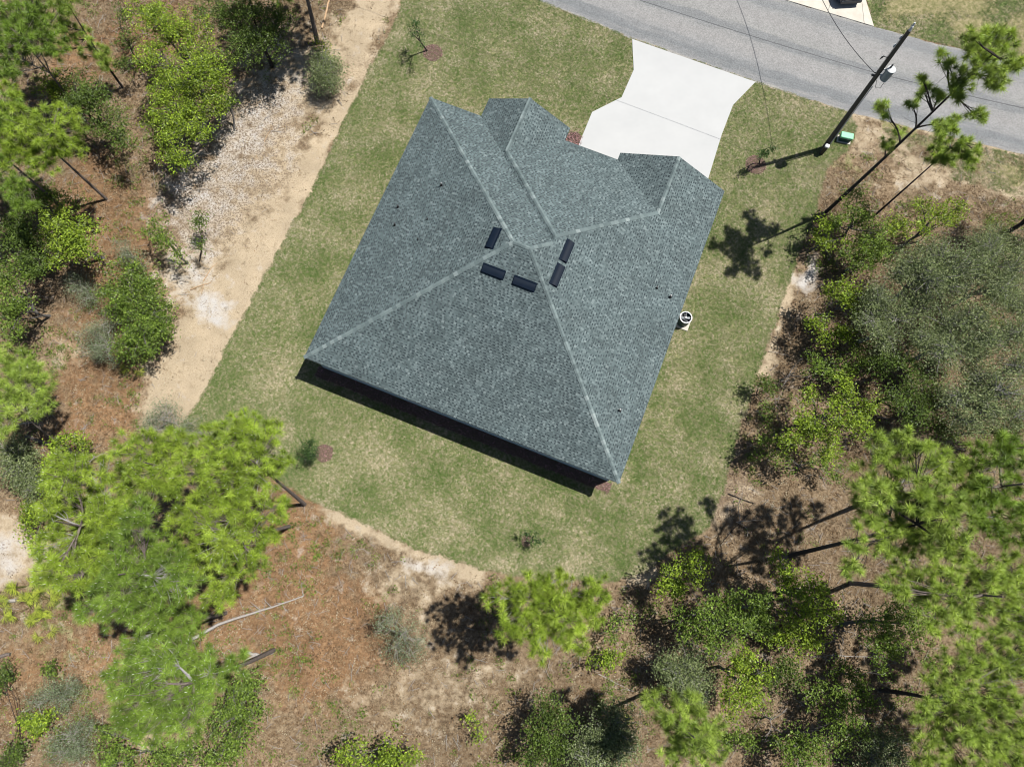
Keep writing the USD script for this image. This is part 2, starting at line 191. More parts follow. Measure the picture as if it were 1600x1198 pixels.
MAT = dict(
    ground=ground_material(), lawn=lawn_material(), road=road_material(),
    concrete=concrete_material('driveway_concrete', (0.251, 0.255, 0.254), (0.278, 0.281, 0.279), 0.35), old_concrete=concrete_material('old_concrete', (0.284, 0.261, 0.222), (0.352, 0.330, 0.290), 1.5),
    tab=shingle_material('shingle_tab', [(0.0, (0.038, 0.052, 0.054)), (0.4, (0.053, 0.072, 0.074)), (0.75, (0.067, 0.088, 0.090)), (0.95, (0.082, 0.106, 0.108)), (1.0, (0.098, 0.122, 0.123))]),
    gap=shingle_material('shingle_gap', [(0.0, (0.014, 0.021, 0.024)), (0.6, (0.023, 0.033, 0.037)), (1.0, (0.042, 0.056, 0.059))]),
    cap=shingle_material('shingle_cap', [(0.0, (0.0586, 0.0780, 0.0792)), (0.5, (0.0781, 0.1020, 0.1032)), (0.88, (0.1000, 0.1260, 0.1260)), (1.0, (0.1464, 0.1740, 0.1728))], True),
    wall=plain('wall_paint', (0.188, 0.239, 0.261), 0.8, var=0.05), trim=plain('white_trim', (0.409, 0.416, 0.416), 0.5, var=0.04), soffit=plain('soffit', (0.352, 0.364, 0.370), 0.6, var=0.04),
    vent=plain('vent_metal', (0.004, 0.0075, 0.014), 0.5, 0.0, 0.04, var=0.1), pipe=plain('vent_pipe', (0.006, 0.006, 0.007), 0.6, var=0.1), pipe_top=plain('pipe_lead', (0.13, 0.135, 0.14), 0.5),
    glass=M('window_glass', {'a': ('transparent_bsdf', {'color': (0.199, 0.228, 0.239)}), 'b': ('glossy_bsdf', {'color': (0.512, 0.512, 0.512), 'roughness': 0.03}), 'f': ('fresnel', {'IOR': 1.5}), 'x': ('mix_closure', {})}, [('f.fac', 'x.fac'), ('a.BSDF', 'x.closure1'), ('b.BSDF', 'x.closure2')], 'x.closure') ,
    steel=plain('light_grey_metal', (0.27, 0.28, 0.285), 0.45, 0.0, 0.5, var=0.06), dark=plain('dark_metal', (0.017, 0.020, 0.023), 0.5, var=0.1), grey=plain('grey_metal', (0.153, 0.171, 0.182), 0.45, 0.2, 0.5, var=0.1),
    dgreen=plain('dark_green_paint', (0.007, 0.028, 0.023), 0.5, var=0.1), green=plain('pale_green_paint', (0.12, 0.33, 0.19), 0.45, var=0.06),
    pole=barkmat('pole_wood', (0.043, 0.036, 0.028), (0.085, 0.074, 0.062)), wire=plain('wire', (0.011, 0.011, 0.013), 0.5), white=plain('white_plastic', (0.427, 0.432, 0.432), 0.4, var=0.05), brown=plain('brown_plastic', (0.028, 0.020, 0.014), 0.6),
    car=M('car_paint', {'p': ('principled_bsdf', {'base_color': (0.007, 0.011, 0.018), 'roughness': 0.25, 'coat_weight': 0.8, 'coat_roughness': 0.04, 'specular_ior_level': 0.5})}, []), rubber=plain('rubber', (0.010, 0.010, 0.010), 0.85), lamp=plain('tail_lamp', (0.07, 0.01, 0.01), 0.2),
    bark_pine=barkmat('pine_bark', (0.048, 0.038, 0.033), (0.144, 0.120, 0.105)), bark_dark=barkmat('dark_bark', (0.013, 0.010, 0.009), (0.043, 0.036, 0.031)), bark_grey=barkmat('grey_bark', (0.114, 0.108, 0.103), (0.261, 0.250, 0.239)), bark_oak=barkmat('oak_bark', (0.040, 0.036, 0.032), (0.131, 0.122, 0.114)),
    dead=barkmat('dead_wood', (0.137, 0.125, 0.114), (0.284, 0.261, 0.239)), tan_wood=barkmat('peeled_wood', (0.216, 0.142, 0.080), (0.341, 0.239, 0.148)),
    bud=plain('bud', (0.352, 0.375, 0.313), 0.6),
    needle_y=leafmat('needles_yellow_green', [(0.071, 0.111, 0.011), (0.14, 0.207, 0.023), (0.219, 0.305, 0.034), (0.363, 0.464, 0.071)], trans=0.27),
    needle_g=leafmat('needles_green', [(0.048, 0.083, 0.010), (0.094, 0.154, 0.021), (0.147, 0.228, 0.031), (0.244, 0.347, 0.064)], trans=0.27),
    needle_l=leafmat('needles_light', [(0.079, 0.122, 0.018), (0.155, 0.226, 0.037), (0.243, 0.333, 0.054), (0.402, 0.507, 0.111)], trans=0.27),
    needle_d=leafmat('needles_dark', [(0.058, 0.123, 0.029), (0.109, 0.196, 0.043), (0.174, 0.275, 0.058), (0.275, 0.362, 0.087)]),
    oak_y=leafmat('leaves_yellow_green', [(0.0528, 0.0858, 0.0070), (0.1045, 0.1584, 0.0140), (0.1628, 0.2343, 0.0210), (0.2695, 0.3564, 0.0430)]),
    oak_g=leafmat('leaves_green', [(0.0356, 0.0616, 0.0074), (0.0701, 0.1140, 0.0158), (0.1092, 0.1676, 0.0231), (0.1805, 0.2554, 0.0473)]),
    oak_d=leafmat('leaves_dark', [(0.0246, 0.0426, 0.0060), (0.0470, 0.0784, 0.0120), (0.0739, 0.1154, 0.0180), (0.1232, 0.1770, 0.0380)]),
    sage=leafmat('leaves_sage', [(0.041, 0.055, 0.025), (0.079, 0.103, 0.051), (0.124, 0.152, 0.076), (0.206, 0.231, 0.156)], trans=0.2),
    scrub=leafmat('leaves_scrub', [(0.0395, 0.0557, 0.0184), (0.0773, 0.1035, 0.0376), (0.1218, 0.1522, 0.0552), (0.2008, 0.2314, 0.1136)], trans=0.2),
    dead_leaf=leafmat('leaves_dead', [(0.046, 0.038, 0.023), (0.091, 0.07, 0.047), (0.142, 0.103, 0.069), (0.235, 0.158, 0.142)], trans=0.15),
    palm=leafmat('palmetto_leaves', [(0.066, 0.09, 0.009), (0.129, 0.168, 0.019), (0.201, 0.247, 0.028), (0.333, 0.376, 0.057)]), sapling=leafmat('sapling_leaves', [(0.012, 0.028, 0.005), (0.023, 0.051, 0.011), (0.036, 0.076, 0.016), (0.059, 0.116, 0.033)]),
    grass=grassmat('grass_blades', [(0.0, (0.049, 0.093, 0.014)), (0.30, (0.084, 0.131, 0.030)), (0.50, (0.133, 0.155, 0.057)), (0.68, (0.209, 0.187, 0.106)), (0.86, (0.336, 0.283, 0.196)), (1.0, (0.487, 0.414, 0.310))]),
    mulch=leafmat('mulch_chips', [(0.073, 0.046, 0.037), (0.144, 0.086, 0.076), (0.225, 0.127, 0.112), (0.372, 0.193, 0.229)], trans=0.0), mulch_base=plain('mulch_soil', (0.068, 0.040, 0.032), 0.95, var=0.4, scale=20),
    litter=grassmat('litter_bits', [(0.0, (0.0520, 0.0330, 0.0176)), (0.35, (0.1275, 0.0762, 0.0378)), (0.6, (0.2203, 0.1463, 0.0774)), (0.85, (0.2897, 0.2348, 0.1505)), (1.0, (0.3478, 0.3162, 0.2350))]),
    soil=plain('soil', (0.017, 0.013, 0.010), 0.95), rim=plain('sandy_rim', (0.256, 0.188, 0.131), 0.95, var=0.2),
)

# ---------------------------------------------------------------- the setting
LAWN_PX = [(640, -30), (612, 50), (575, 112), (540, 190), (487, 300), (420, 420), (385, 490), (352, 548), (320, 612), (285, 668), (330, 690), (420, 738), (478, 776), (520, 792), (560, 812), (650, 855), (752, 886), (800, 896), (880, 906), (960, 906), (1010, 890),
    (1050, 860), (1100, 826), (1128, 770), (1148, 690), (1178, 600), (1212, 500), (1238, 420), (1272, 335), (1290, 262), (1325, 232), (1340, 200), (1325, 178), (1250, 153), (1180, 129), (1080, 95), (990, 62), (905, 27), (838, 0), (790, -22)]
ROAD_LO = [G(*p)[:2] for p in ((-150, -380), (300, -208), (600, -92), (835, -1), (990, 62), (1180, 129), (1330, 177), (1430, 201), (1600, 241), (1850, 292), (2400, 390))]
ROAD_HI = [G(*p)[:2] for p in ((50, -420), (600, -206), (850, -115), (1060, -48), (1225, 0), (1365, 42), (1440, 62), (1520, 82), (1600, 105), (1850, 158), (2400, 262))]
def resample(pts, n):
    l = LineString(pts); return np.array([l.interpolate(t, True).coords[0] for t in np.linspace(0, 1, n)])
NR = 520
lo, hi = resample(ROAD_LO, NR), resample(ROAD_HI, NR)
perp = (hi - lo) / np.linalg.norm(hi - lo, axis=1, keepdims=True)
lo2 = lo + perp * ((fbm2(lo, 0.9, 3, 5) - .5)[:, None] * 0.38); hi2 = hi + perp * ((fbm2(hi, 0.9, 4, 5) - .5)[:, None] * 0.38)
K = 7
rv, ruv = [], []
for k in range(K):
    t = k / (K - 1); rv.append(np.c_[lo2 * (1 - t) + hi2 * t, np.full(NR, 0.012 + 0.05 * (1 - (2 * t - 1) ** 2))]); ruv.append(np.c_[np.full(NR, t), np.arange(NR) * 0.35])
rv, ruv = np.vstack(rv), np.vstack(ruv)
i, j = np.meshgrid(np.arange(K - 1), np.arange(NR - 1), indexing='ij')
rf = np.stack([i * NR + j, i * NR + j + 1, (i + 1) * NR + j + 1, (i + 1) * NR + j], -1).reshape(-1, 4)
obj('road', (rv, rf), MAT['road'], uv=ruv, smooth=True, kind='structure')
ROAD = Polygon(np.vstack([lo, hi[::-1]])).buffer(0)
DRIVE_PX = [(987.5, 62), (990, 110), (971, 153), (925, 176), (902, 232), (905, 262), (1040, 310), (1100, 300), (1127, 212), (1145, 165), (1180, 129)]
DRIVE = gpoly(DRIVE_PX)
NDRIVE = Polygon([G(*p)[:2] for p in ((1225, 0), (1365, 42), (1352, 0), (1318, -110), (1262, -300), (1120, -340), (1170, -120))])

# house frame: a along the back eave, b towards the road
HA = -0.37978523; HX, HY = -10.91436975, 10.63934692
HU, HV = np.array([math.cos(HA), math.sin(HA)]), np.array([-math.sin(HA), math.cos(HA)])
def H(a, b, z): return np.array([HX + a * HU[0] + b * HV[0], HY + a * HU[1] + b * HV[1], z])
W_, L_, ZE, S_, SG = 19.0, 18.07, 2.95, 0.512, 0.55
HOUSE = Polygon([H(a, b, 0)[:2] for a, b in ((0.3, 0.3), (W_ - .3, 0.3), (W_ - .3, 18.6), (12.6, 18.6), (12.6, 18.1), (8.5, 18.1), (8.5, 19.0), (3.7, 19.0), (3.7, 17.7), (0.3, 17.7))])
LAWN = wobble(gpoly(LAWN_PX), 0.25, 0.28, 11, 0.7).difference(ROAD.buffer(-0.12)).difference(DRIVE).buffer(0)
FAR_LAWN = Polygon(np.vstack([[G(1366, 42)[:2], G(1354, 0)[:2], G(1330, -90)[:2], G(1700, -60)[:2], G(1760, 135)[:2]], [G(*p)[:2] for p in ((1600, 104), (1520, 81), (1440, 61))]])).buffer(0)

# ground: one sheet out to the horizon, dense where the picture looks
gx = np.concatenate([-np.geomspace(420, 46, 14), np.arange(-45, 48.01, 0.22), np.geomspace(49, 420, 14)])
gy = np.concatenate([-np.geomspace(420, 22, 16), np.arange(-21, 52.01, 0.22), np.geomspace(53, 420, 14)])
X, Y = np.meshgrid(gx, gy); gv = np.c_[X.ravel(), Y.ravel(), np.zeros(X.size)]
pts2 = shapely.points(gv[:, 0], gv[:, 1])
FLATZ = shapely.union_all([LAWN, ROAD, DRIVE, NDRIVE, HOUSE.buffer(1.0)])
shapely.prepare(FLATZ); dfl = np.minimum(shapely.distance(FLATZ, pts2), 4.0)
hgt = (fbm2(gv, 2.2, 21, 5) - .5) * 0.30 + (fbm2(gv, 0.5, 25, 3) - .5) * 0.07
gv[:, 2] = np.clip(dfl / 1.6, 0, 1) * (hgt + 0.03) - np.where(dfl <= 0, 0.006, 0.0)
gpx = P(gv); inview = (np.abs(gpx[:, 0] - 800) < 1400) & (np.abs(gpx[:, 1] - 600) < 1200)
ZN = (fbm2(gv, 2.6, 41, 5) - .5) * 2.3
def stroke(pxs, width_px, soft):                        # 1 along a stretch of ground, fading out
    d = shapely.distance(LineString([G(*p)[:2] for p in pxs]) if len(pxs) > 1 else Point(G(*pxs[0])[:2]), pts2)
    return np.clip((width_px / 26.5 - d + ZN * np.minimum(soft, 2.2)) / soft + 0.5, 0, 1)
sand = np.max([0.80 * stroke([(590, -30), (575, 60), (548, 120), (505, 215), (468, 292), (425, 365)], 34, 2.6), 0.86 * stroke([(425, 365), (370, 470), (325, 560), (278, 645)], 58, 1.7), 0.95 * stroke([(560, 140), (505, 232), (470, 300), (425, 380), (375, 470), (335, 548), (292, 640)], 15, 0.9), 0.9 * stroke([(605, -30), (575, 35), (560, 60)], 32, 1.5),
    0.72 * stroke([(490, 110), (420, 160), (395, 240), (350, 320)], 95, 4.0), 0.66 * stroke([(340, 330), (420, 300), (300, 410)], 62, 3.0), 0.5 * stroke([(250, 560), (300, 440)], 45, 3), 0.90 * stroke([(505, 796), (560, 822), (650, 866), (745, 900)], 15, 1.1), 0.60 * stroke([(610, 885), (700, 900), (680, 930)], 30, 2.4),
    0.9 * stroke([(985, 905), (1010, 897)], 12, 0.9), 0.74 * stroke([(1345, 215), (1400, 225), (1430, 260)], 40, 2.4), 0.72 * stroke([(1450, 270), (1600, 290), (1700, 310)], 24, 2.0), 0.55 * stroke([(1430, 225), (1700, 280)], 20, 1.2), 0.75 * stroke([(1238, 430), (1222, 500), (1195, 580)], 9, 1.0),
    0.5 * stroke([(1130, 800), (1160, 760)], 22, 2.0), 0.8 * stroke([(0, 840), (30, 870), (-30, 900)], 40, 1.8), 0.40 * stroke([(780, 1040), (700, 1080), (560, 1090)], 40, 3.0), 0.85 * stroke([(845, -4), (990, 60), (1180, 127), (1330, 176), (1430, 200), (1600, 240)], 7, 0.4), 0.42 * stroke([(75, 560), (110, 545)], 25, 2)], 0)
white = np.max([0.74 * stroke([(326, 478), (342, 490)], 14, 1.0), 0.55 * stroke([(430, 135), (390, 215), (350, 270), (310, 315)], 60, 3.4), 0.45 * stroke([(300, 420), (320, 350)], 30, 2.4), 0.85 * stroke([(1272, 405), (1262, 440)], 15, 0.9), 0.95 * stroke([(1150, 118), (1200, 134), (1262, 148)], 6, 0.4), 0.7 * stroke([(545, 128)], 8, 0.6),
    0.55 * stroke([(640, 880), (690, 895)], 14, 0.9), 0.6 * stroke([(5, 850), (15, 880)], 18, 1.4), 0.5 * stroke([(540, 838)], 8, 0.6), 0.5 * stroke([(470, 865)], 8, 0.5)], 0)
grass = np.max([0.95 * shapely.contains(FAR_LAWN, pts2), 0.62 * stroke([(1390, 190), (1470, 245), (1600, 275), (1760, 300)], 26, 1.6), 0.5 * stroke([(1300, 230), (1330, 260)], 30, 1.6), 0.42 * stroke([(40, 1000), (130, 1080), (60, 930)], 45, 2.5)], 0)
orange = np.clip(np.max([1.0 * stroke([(450, 850), (440, 950), (500, 1000)], 110, 4), 0.9 * stroke([(140, 300), (190, 380), (160, 640)], 90, 4), 0.75 * stroke([(60, 1050), (300, 950)], 100, 4), 0.8 * stroke([(250, 40), (130, 100)], 70, 3)], 0), 0, 1) * 0.8
specks = 0.055 + 0.10 * np.max([stroke([(420, 160), (380, 250), (320, 330)], 80, 2.5), stroke([(1150, 800), (1150, 700)], 40, 2)], 0) + 0.05 * stroke([(540, 130), (585, 110)], 40, 1.5)
gi, gj = np.meshgrid(np.arange(len(gy) - 1), np.arange(len(gx) - 1), indexing='ij'); nx = len(gx)
gf = np.stack([gi * nx + gj, gi * nx + gj + 1, (gi + 1) * nx + gj + 1, (gi + 1) * nx + gj], -1).reshape(-1, 4)
gp = obj('ground', (gv, gf), MAT['ground'], smooth=True, kind='structure')
def pv(prim, name, cols): UsdGeom.PrimvarsAPI(prim).CreatePrimvar(name, Sdf.ValueTypeNames.Color3fArray, 'vertex').Set(Vt.Vec3fArray.FromNumpy(np.ascontiguousarray(cols, np.float32)))
pv(gp, 'zone', np.c_[sand, white, grass]); pv(gp, 'tone', np.c_[orange, specks, specks * 0])
def gz(x, y): return 0.0

obj('lawn', flat_poly(LAWN, 0.012), MAT['lawn'], kind='structure')
obj('lawn', flat_poly(wobble(FAR_LAWN, 0.3, 0.25, 17).difference(ROAD.buffer(-0.1)), 0.012), MAT['lawn'], kind='structure')

def slab(poly, z0, z1):
    m = trimesh.creation.extrude_polygon(poly, z1 - z0, engine='earcut'); return T(m, 0, 0, z0)
pieces = [DRIVE]
drive = obj('driveway', joined([slab(p.buffer(-0.012).buffer(0.012), -0.1, 0.055) for p in pieces]), MAT['concrete'], kind='structure')
nd = NDRIVE
for a_, b_ in (((1300, -4), (1292, 23)), ((1345, -6), (1350, 40))):
    A, B = G(*a_)[:2], G(*b_)[:2]; e = (B - A) / np.linalg.norm(B - A); nd = nd.difference(LineString([A - e * 14, B + e * 2]).buffer(0.012))
obj('driveway', joined([slab(p, -0.1, 0.05) for p in nd.geoms if p.area > .5]), MAT['old_concrete'], kind='structure')

# ---------------------------------------------------------------- the house
house = thing('house', 'single storey house with a hipped grey green shingle roof and two small front gables', 'house')
ztop = {'back': lambda a, b: ZE + S_ * b, 'left': lambda a, b: ZE + S_ * a, 'right': lambda a, b: ZE + S_ * (W_ - a), 'strip': lambda a, b: ZE + S_ * (L_ - b), 'mid': lambda a, b: ZE + S_ * (18.5 - b),
        'gl': lambda a, b: ZE + SG * (a - 3.4), 'gr': lambda a, b: ZE + SG * (8.8 - a), 'kl': lambda a, b: ZE + S_ * (a - 12.25)}
am = (S_ * W_ + SG * 3.4) / (S_ + SG); bs, bm_ = L_ - (W_ - am), 18.5 - (W_ - am)
ra, rb = 6.1, 18.5 - SG * 2.7 / S_; ka, kb = (12.25 + W_) / 2, 18.5 - (W_ - 12.25) / 2
hb = L_ / 2
FACES = {'back': [(0, 0), (W_, 0), (W_ - hb, hb), (hb, hb)], 'left': [(0, 0), (hb, hb), (0, L_)], 'strip': [(0, L_), (hb, hb), (W_ - hb, hb), (am, bs), (3.4, L_)],
    'gl': [(3.4, L_), (am, bs), (am, bm_), (ra, rb), (ra, 19.4), (3.4, 19.4)], 'gr': [(ra, rb), (8.8, 18.5), (8.8, 19.4), (ra, 19.4)], 'mid': [(ra, rb), (am, bm_), (ka, kb), (12.25, 18.5), (8.8, 18.5)],
    'kl': [(12.25, 18.5), (ka, kb), (ka, 19.0), (12.25, 19.0)], 'right': [(W_, 0), (W_ - hb, hb), (am, bs), (am, bm_), (ka, kb), (ka, 19.0), (W_, 19.0)]}
DOWN = {'back': (0, -1), 'left': (-1, 0), 'right': (1, 0), 'strip': (0, 1), 'mid': (0, 1), 'gl': (-1, 0), 'gr': (1, 0), 'kl': (-1, 0)}
def face_frame(k):                                      # origin on the eave, e along the course, f up the slope (plan), per metre of slope
    s = SG if k in ('gl', 'gr') else S_
    d = np.array(DOWN[k], float); e = np.array([-d[1], d[0]])
    return d, e, s, 1 / math.sqrt(1 + s * s)
def shingles(k):
    poly = Polygon(FACES[k]).buffer(0); d, e, s, cs = face_frame(k); rng = np.random.default_rng(len(k) * 31 + ord(k[0]))
    c = np.array(FACES[k]); tt, ff = c @ e, -(c @ d)
    t0, t1, f0, f1 = tt.min(), tt.max(), ff.min(), ff.max()
    ex = 0.150 * cs
    zf = ztop[k]; shapely.prepare(poly)
    out = {'tab': [], 'gap': [], 'mid': []}; rects, meta = [], []
    f = f0 - 0.03; row = 0
    while f < f1:
        t = t0 - 0.3 + (row % 2) * 0.115 + rng.uniform(-.035, .035)
        while t < t1:
            wt = 0.118 + rng.uniform(-.03, .03); wg = 0.23 - wt + rng.uniform(-.03, .03); plain_ = rng.random() < .16
            for kind, w in (('tab', wt), ('gap', wg)):
                cuts = [(0, 1.0, 'tab')] if kind == 'tab' else [(0, 1.0, 'mid')] if plain_ else [(0, .52, 'gap'), (.52, 1.0, 'mid')]
                for c0, c1, kd in cuts:
                    hi_ = f + ex * c1 + (0.012 if c1 == 1 else 0)
                    rects.append(np.array([(t, f + ex * c0), (t + w, f + ex * c0), (t + w, hi_), (t, hi_)])[:, :1] * e - np.array([(0, f + ex * c0), (0, f + ex * c0), (0, hi_), (0, hi_)])[:, 1:] * d); meta.append((kd, f))
                t += w
        f += ex; row += 1
    R = shapely.polygons(np.array(rects)); inside = shapely.contains(poly, R); cross = shapely.intersects(poly, R) & ~inside
    def add(ring, kind, fb):
        ring = np.asarray(ring); n = len(ring); fu = -(ring @ d) - fb
        base = np.array([zf(a, b) for a, b in ring]); th = {'tab': 0.016, 'gap': 0.008, 'mid': 0.008}[kind]
        lift = th * np.clip(1 - fu / (ex + .012), 0, 1) + (0.003 if kind == 'tab' else 0.0)
        up_ = np.array([H(a, b, z) for (a, b), z in zip(ring, base + lift + 0.004)])
        dn_ = np.array([H(a, b, z) for (a, b), z in zip(ring, base - 0.004)])
        low = [m for m in range(n) if fu[m] < 0.006 and fu[(m + 1) % n] < 0.006]
        fc = [(0, m, m + 1) for m in range(1, n - 1)]
        v = list(up_)
        sides = range(n) if kind == 'tab' else low
        for m in sides:
            m2 = (m + 1) % n
            if fu[m] > ex * .8 and fu[m2] > ex * .8: continue
            o = len(v); v += [dn_[m], dn_[m2]]; fc += [(m, o, o + 1), (m, o + 1, m2)]
        out[kind].append((np.array(v), np.array(fc)))
    for idx in np.nonzero(inside)[0]: add(rects[idx], *meta[idx])
    for idx in np.nonzero(cross)[0]:
        g = R[idx].intersection(poly)
        for q in getattr(g, 'geoms', [g]):
            if q.geom_type == 'Polygon' and q.area > 2e-4: 
                q = shapely.geometry.polygon.orient(q, 1.0 ) ; ring = np.array(q.exterior.coords)[:-1]
                add(ring, *meta[idx])
    both = out['tab'] + out['mid']; return joined(both), joined(out['gap']), [len(x[0]) for x in both], [len(x[0]) for x in out['gap']]
for k in FACES:
    deck = Polygon(FACES[k]); v, f = trimesh.creation.triangulate_polygon(deck, engine='earcut')
    top = np.array([H(a, b, ztop[k](a, b) - 0.012) for a, b in v]); bot = top - [0, 0, 0.10]
    ring = np.array(deck.exterior.coords)[:-1]; n = len(ring)
    rt = np.array([H(a, b, ztop[k](a, b) - 0.012) for a, b in ring]); rb_ = rt - [0, 0, 0.10]
    fr = np.array([q for m in range(n) for q in ((m, n + m, n + (m + 1) % n), (m, n + (m + 1) % n, (m + 1) % n))])
    deckp = obj('roof_plane', joined([(top, f), (bot, f[:, ::-1]), (np.vstack([rt, rb_]), fr)]), MAT['gap'], house)
    tabs, gaps, n1_, n2_ = shingles(k)
    vary(obj('shingles', tabs, MAT['tab'], deckp, kind='stuff'), n1_); vary(obj('shingle_underlayer', gaps, MAT['gap'], deckp, kind='stuff'), n2_)
def ridge_caps(p0, p1, nl, nr, step=0.26):              # bent cap shingles lapped along a hip or ridge; nl, nr: the two roof planes
    A, B = np.array([*p0, ztop[nl](*p0)]), np.array([*p1, ztop[nl](*p1)])
    Aw, Bw = H(*A), H(*B); ax = (Bw - Aw); ln = np.linalg.norm(ax); ax /= ln
    n = max(1, int(round(ln / step))); st = ln / n
    ho = np.cross(ax, [0, 0, 1.0]); ho /= np.linalg.norm(ho)
    def wing(sgn, k):                                   # direction down a plane across the ridge
        for s2 in (1, -1):
            q = np.array(p0) + 0.5 * (np.array(p1) - p0)
            o = H(q[0], q[1], 0)[:2] + sgn * ho[:2] * 0.1
            ab = (o - [HX, HY]) @ np.array([HU, HV]).T
            return np.array([*(sgn * ho[:2] * 0.1), ztop[k](*ab) - ztop[k](*q)]) / 0.1
    side = np.array(Polygon(FACES[nl]).representative_point().coords[0]); m_ = H(*((np.array(p0) + p1) / 2), 0)
    sl = np.sign((H(*side, 0) - m_) @ ho) or 1
    wl, wr = wing(sl, nl), wing(-sl, nr)
    wl, wr = wl / np.linalg.norm(wl), wr / np.linalg.norm(wr)
    for c in range(n):
        w = 0.118 + RNG.uniform(-.008, .008); a0, a1 = Aw + ax * (c * st - 0.01), Aw + ax * ((c + 1) * st + 0.05)
        l0, l1 = 0.045 + RNG.uniform(0, .012), 0.022
        z0, z1 = np.array([0, 0, l0]), np.array([0, 0, l1])
        top = [a0 + wl * w + z0, a0 + z0 + [0, 0, .008], a0 + wr * w + z0, a1 + wl * w + z1, a1 + z1 + [0, 0, .006], a1 + wr * w + z1]
        dn = [q - [0, 0, 0.04] for q in top]
        f = [(0, 1, 4), (0, 4, 3), (1, 2, 5), (1, 5, 4), (0, 6, 7), (0, 7, 1), (1, 7, 8), (1, 8, 2), (0, 3, 9), (0, 9, 6), (2, 8, 11), (2, 11, 5)]
        mesh = trimesh.Trimesh(np.array(top + dn), np.array(f), process=False)
        if mesh.face_normals[0, 2] < 0: mesh.faces = mesh.faces[:, ::-1]
        obj('ridge_cap', mesh, MAT['cap'], house)
ridge_caps((0, 0), (hb, hb), 'left', 'back'); ridge_caps((W_, 0), (W_ - hb, hb), 'back', 'right'); ridge_caps((0, L_), (hb, hb), 'left', 'strip')
ridge_caps((ka, kb), (am, bm_), 'mid', 'right'); ridge_caps((am, bs), (W_ - hb, hb), 'strip', 'right'); ridge_caps((hb, hb), (W_ - hb, hb), 'back', 'strip', 0.24)
ridge_caps((ra, rb), (am, bm_), 'gl', 'mid'); ridge_caps((ra, 19.38), (ra, rb), 'gl', 'gr'); ridge_caps((ka, 18.98), (ka, kb), 'kl', 'right')
# walls, soffit, fascia
def ringmesh(poly, inner, z0, z1): return slab(poly.difference(inner), z0, z1)
WALLP = HOUSE
obj('wall', ringmesh(WALLP, WALLP.buffer(-0.2, join_style='mitre'), 0.0, ZE - 0.28), MAT['wall'], house)
EAVE = Polygon([H(a, b, 0)[:2] for a, b in ((0.02, 0.02), (W_ - .02, 0.02), (W_ - .02, 18.98), (12.27, 18.98), (12.27, 18.48), (8.78, 18.48), (8.78, 19.38), (3.42, 19.38), (3.42, 18.05), (0.02, 18.05))])
obj('soffit', slab(EAVE.buffer(-0.03, join_style='mitre').difference(WALLP.buffer(-.21, join_style='mitre')), ZE - 0.26, ZE - 0.24), MAT['soffit'], house)
for p0, p1 in (((0, 0), (W_, 0)), ((W_, 0), (W_, 19.0)), ((0, L_), (0, 0)), ((0, L_), (3.4, L_)), ((8.8, 18.5), (12.25, 18.5))):
    A, B = H(*p0, 0), H(*p1, 0); mid = (A + B) / 2; dd = B - A; ang = math.atan2(dd[1], dd[0]); inn = np.array([*H(9.5, 9, 0)[:2], 0]) - mid; nrm = np.array([-math.sin(ang), math.cos(ang), 0]); nrm *= np.sign(inn @ nrm)
    obj('fascia', bx(np.linalg.norm(dd) - 0.05, 0.02, 0.17, mid + nrm * 0.02 + [0, 0, ZE - 0.165], ang), MAT['trim'], house)
for (a0, a1, zf_, bb, zr) in ((3.4, 8.8, 'gl', 19.1, ZE + SG * 2.7), (12.25, W_, 'kl', 18.7, ZE + S_ * (W_ - 12.25) / 2)):
    pts = [H(a0 + .3, bb, ZE - .3), H(a1 - .3, bb, ZE - .3), H((a0 + a1) / 2, bb, zr - 0.16)]; off = np.array([*(HV * -0.12), 0])
    obj('gable_wall', trimesh.convex.convex_hull(np.array(pts + [p + off for p in pts])), MAT['wall'], house)
def opening(name, a, b, w, h, z, nrm, frame_m, pane_m, extra=0):
    ang = HA + math.atan2(nrm[1], nrm[0]) + math.pi / 2; c = H(a, b, z + h / 2); nw = np.array([*(nrm[0] * HU + nrm[1] * HV), 0]); tw = np.array([math.cos(ang), math.sin(ang), 0])
    fr = [bx(w + .16, .06, .08, c + [0, 0, h / 2 + .04] + nw * .012, ang), bx(w + .16, .06, .08, c - [0, 0, h / 2 + .04] + nw * .012, ang), bx(.08, .06, h, c + tw * (w / 2 + .04) + nw * .012, ang), bx(.08, .06, h, c - tw * (w / 2 + .04) + nw * .012, ang)]
    if extra: fr.append(bx(w, .05, .05, c + nw * .012, ang))
    p = obj(name, joined(fr), MAT['trim'] if frame_m is None else MAT[frame_m], house)
    obj('pane' if pane_m == 'glass' else 'leaf', bx(w, .015, h, c + nw * .006, ang), MAT[pane_m], p)
for a in (3.2, 6.2, 14.6): opening('window', a, 0.298, 1.5, 1.2, 0.95, (0, -1), None, 'glass', 1)
for b in (4.0, 9.5, 13.8): opening('window', 0.298, b, 0.9, 1.2, 0.95, (-1, 0), None, 'glass', 1)
for b in (5.0, 10.8): opening('window', W_ - .298, b, 0.9, 1.2, 0.95, (1, 0), None, 'glass', 1)
opening('garage_door', 15.7, 18.602, 4.9, 2.15, 0.08, (0, 1), None, 'trim'); opening('window', 6.1, 19.002, 1.8, 1.4, 0.8, (0, 1), None, 'glass', 1); opening('front_door', 10.5, 18.102, 1.0, 2.1, 0.08, (0, 1), None, 'wall')
obj('threshold', slab(Polygon([H(a, b, 0)[:2] for a, b in ((9.2, 18.1), (12, 18.1), (12, 19.6), (9.2, 19.6))]), 0, .1), MAT['old_concrete'], house)
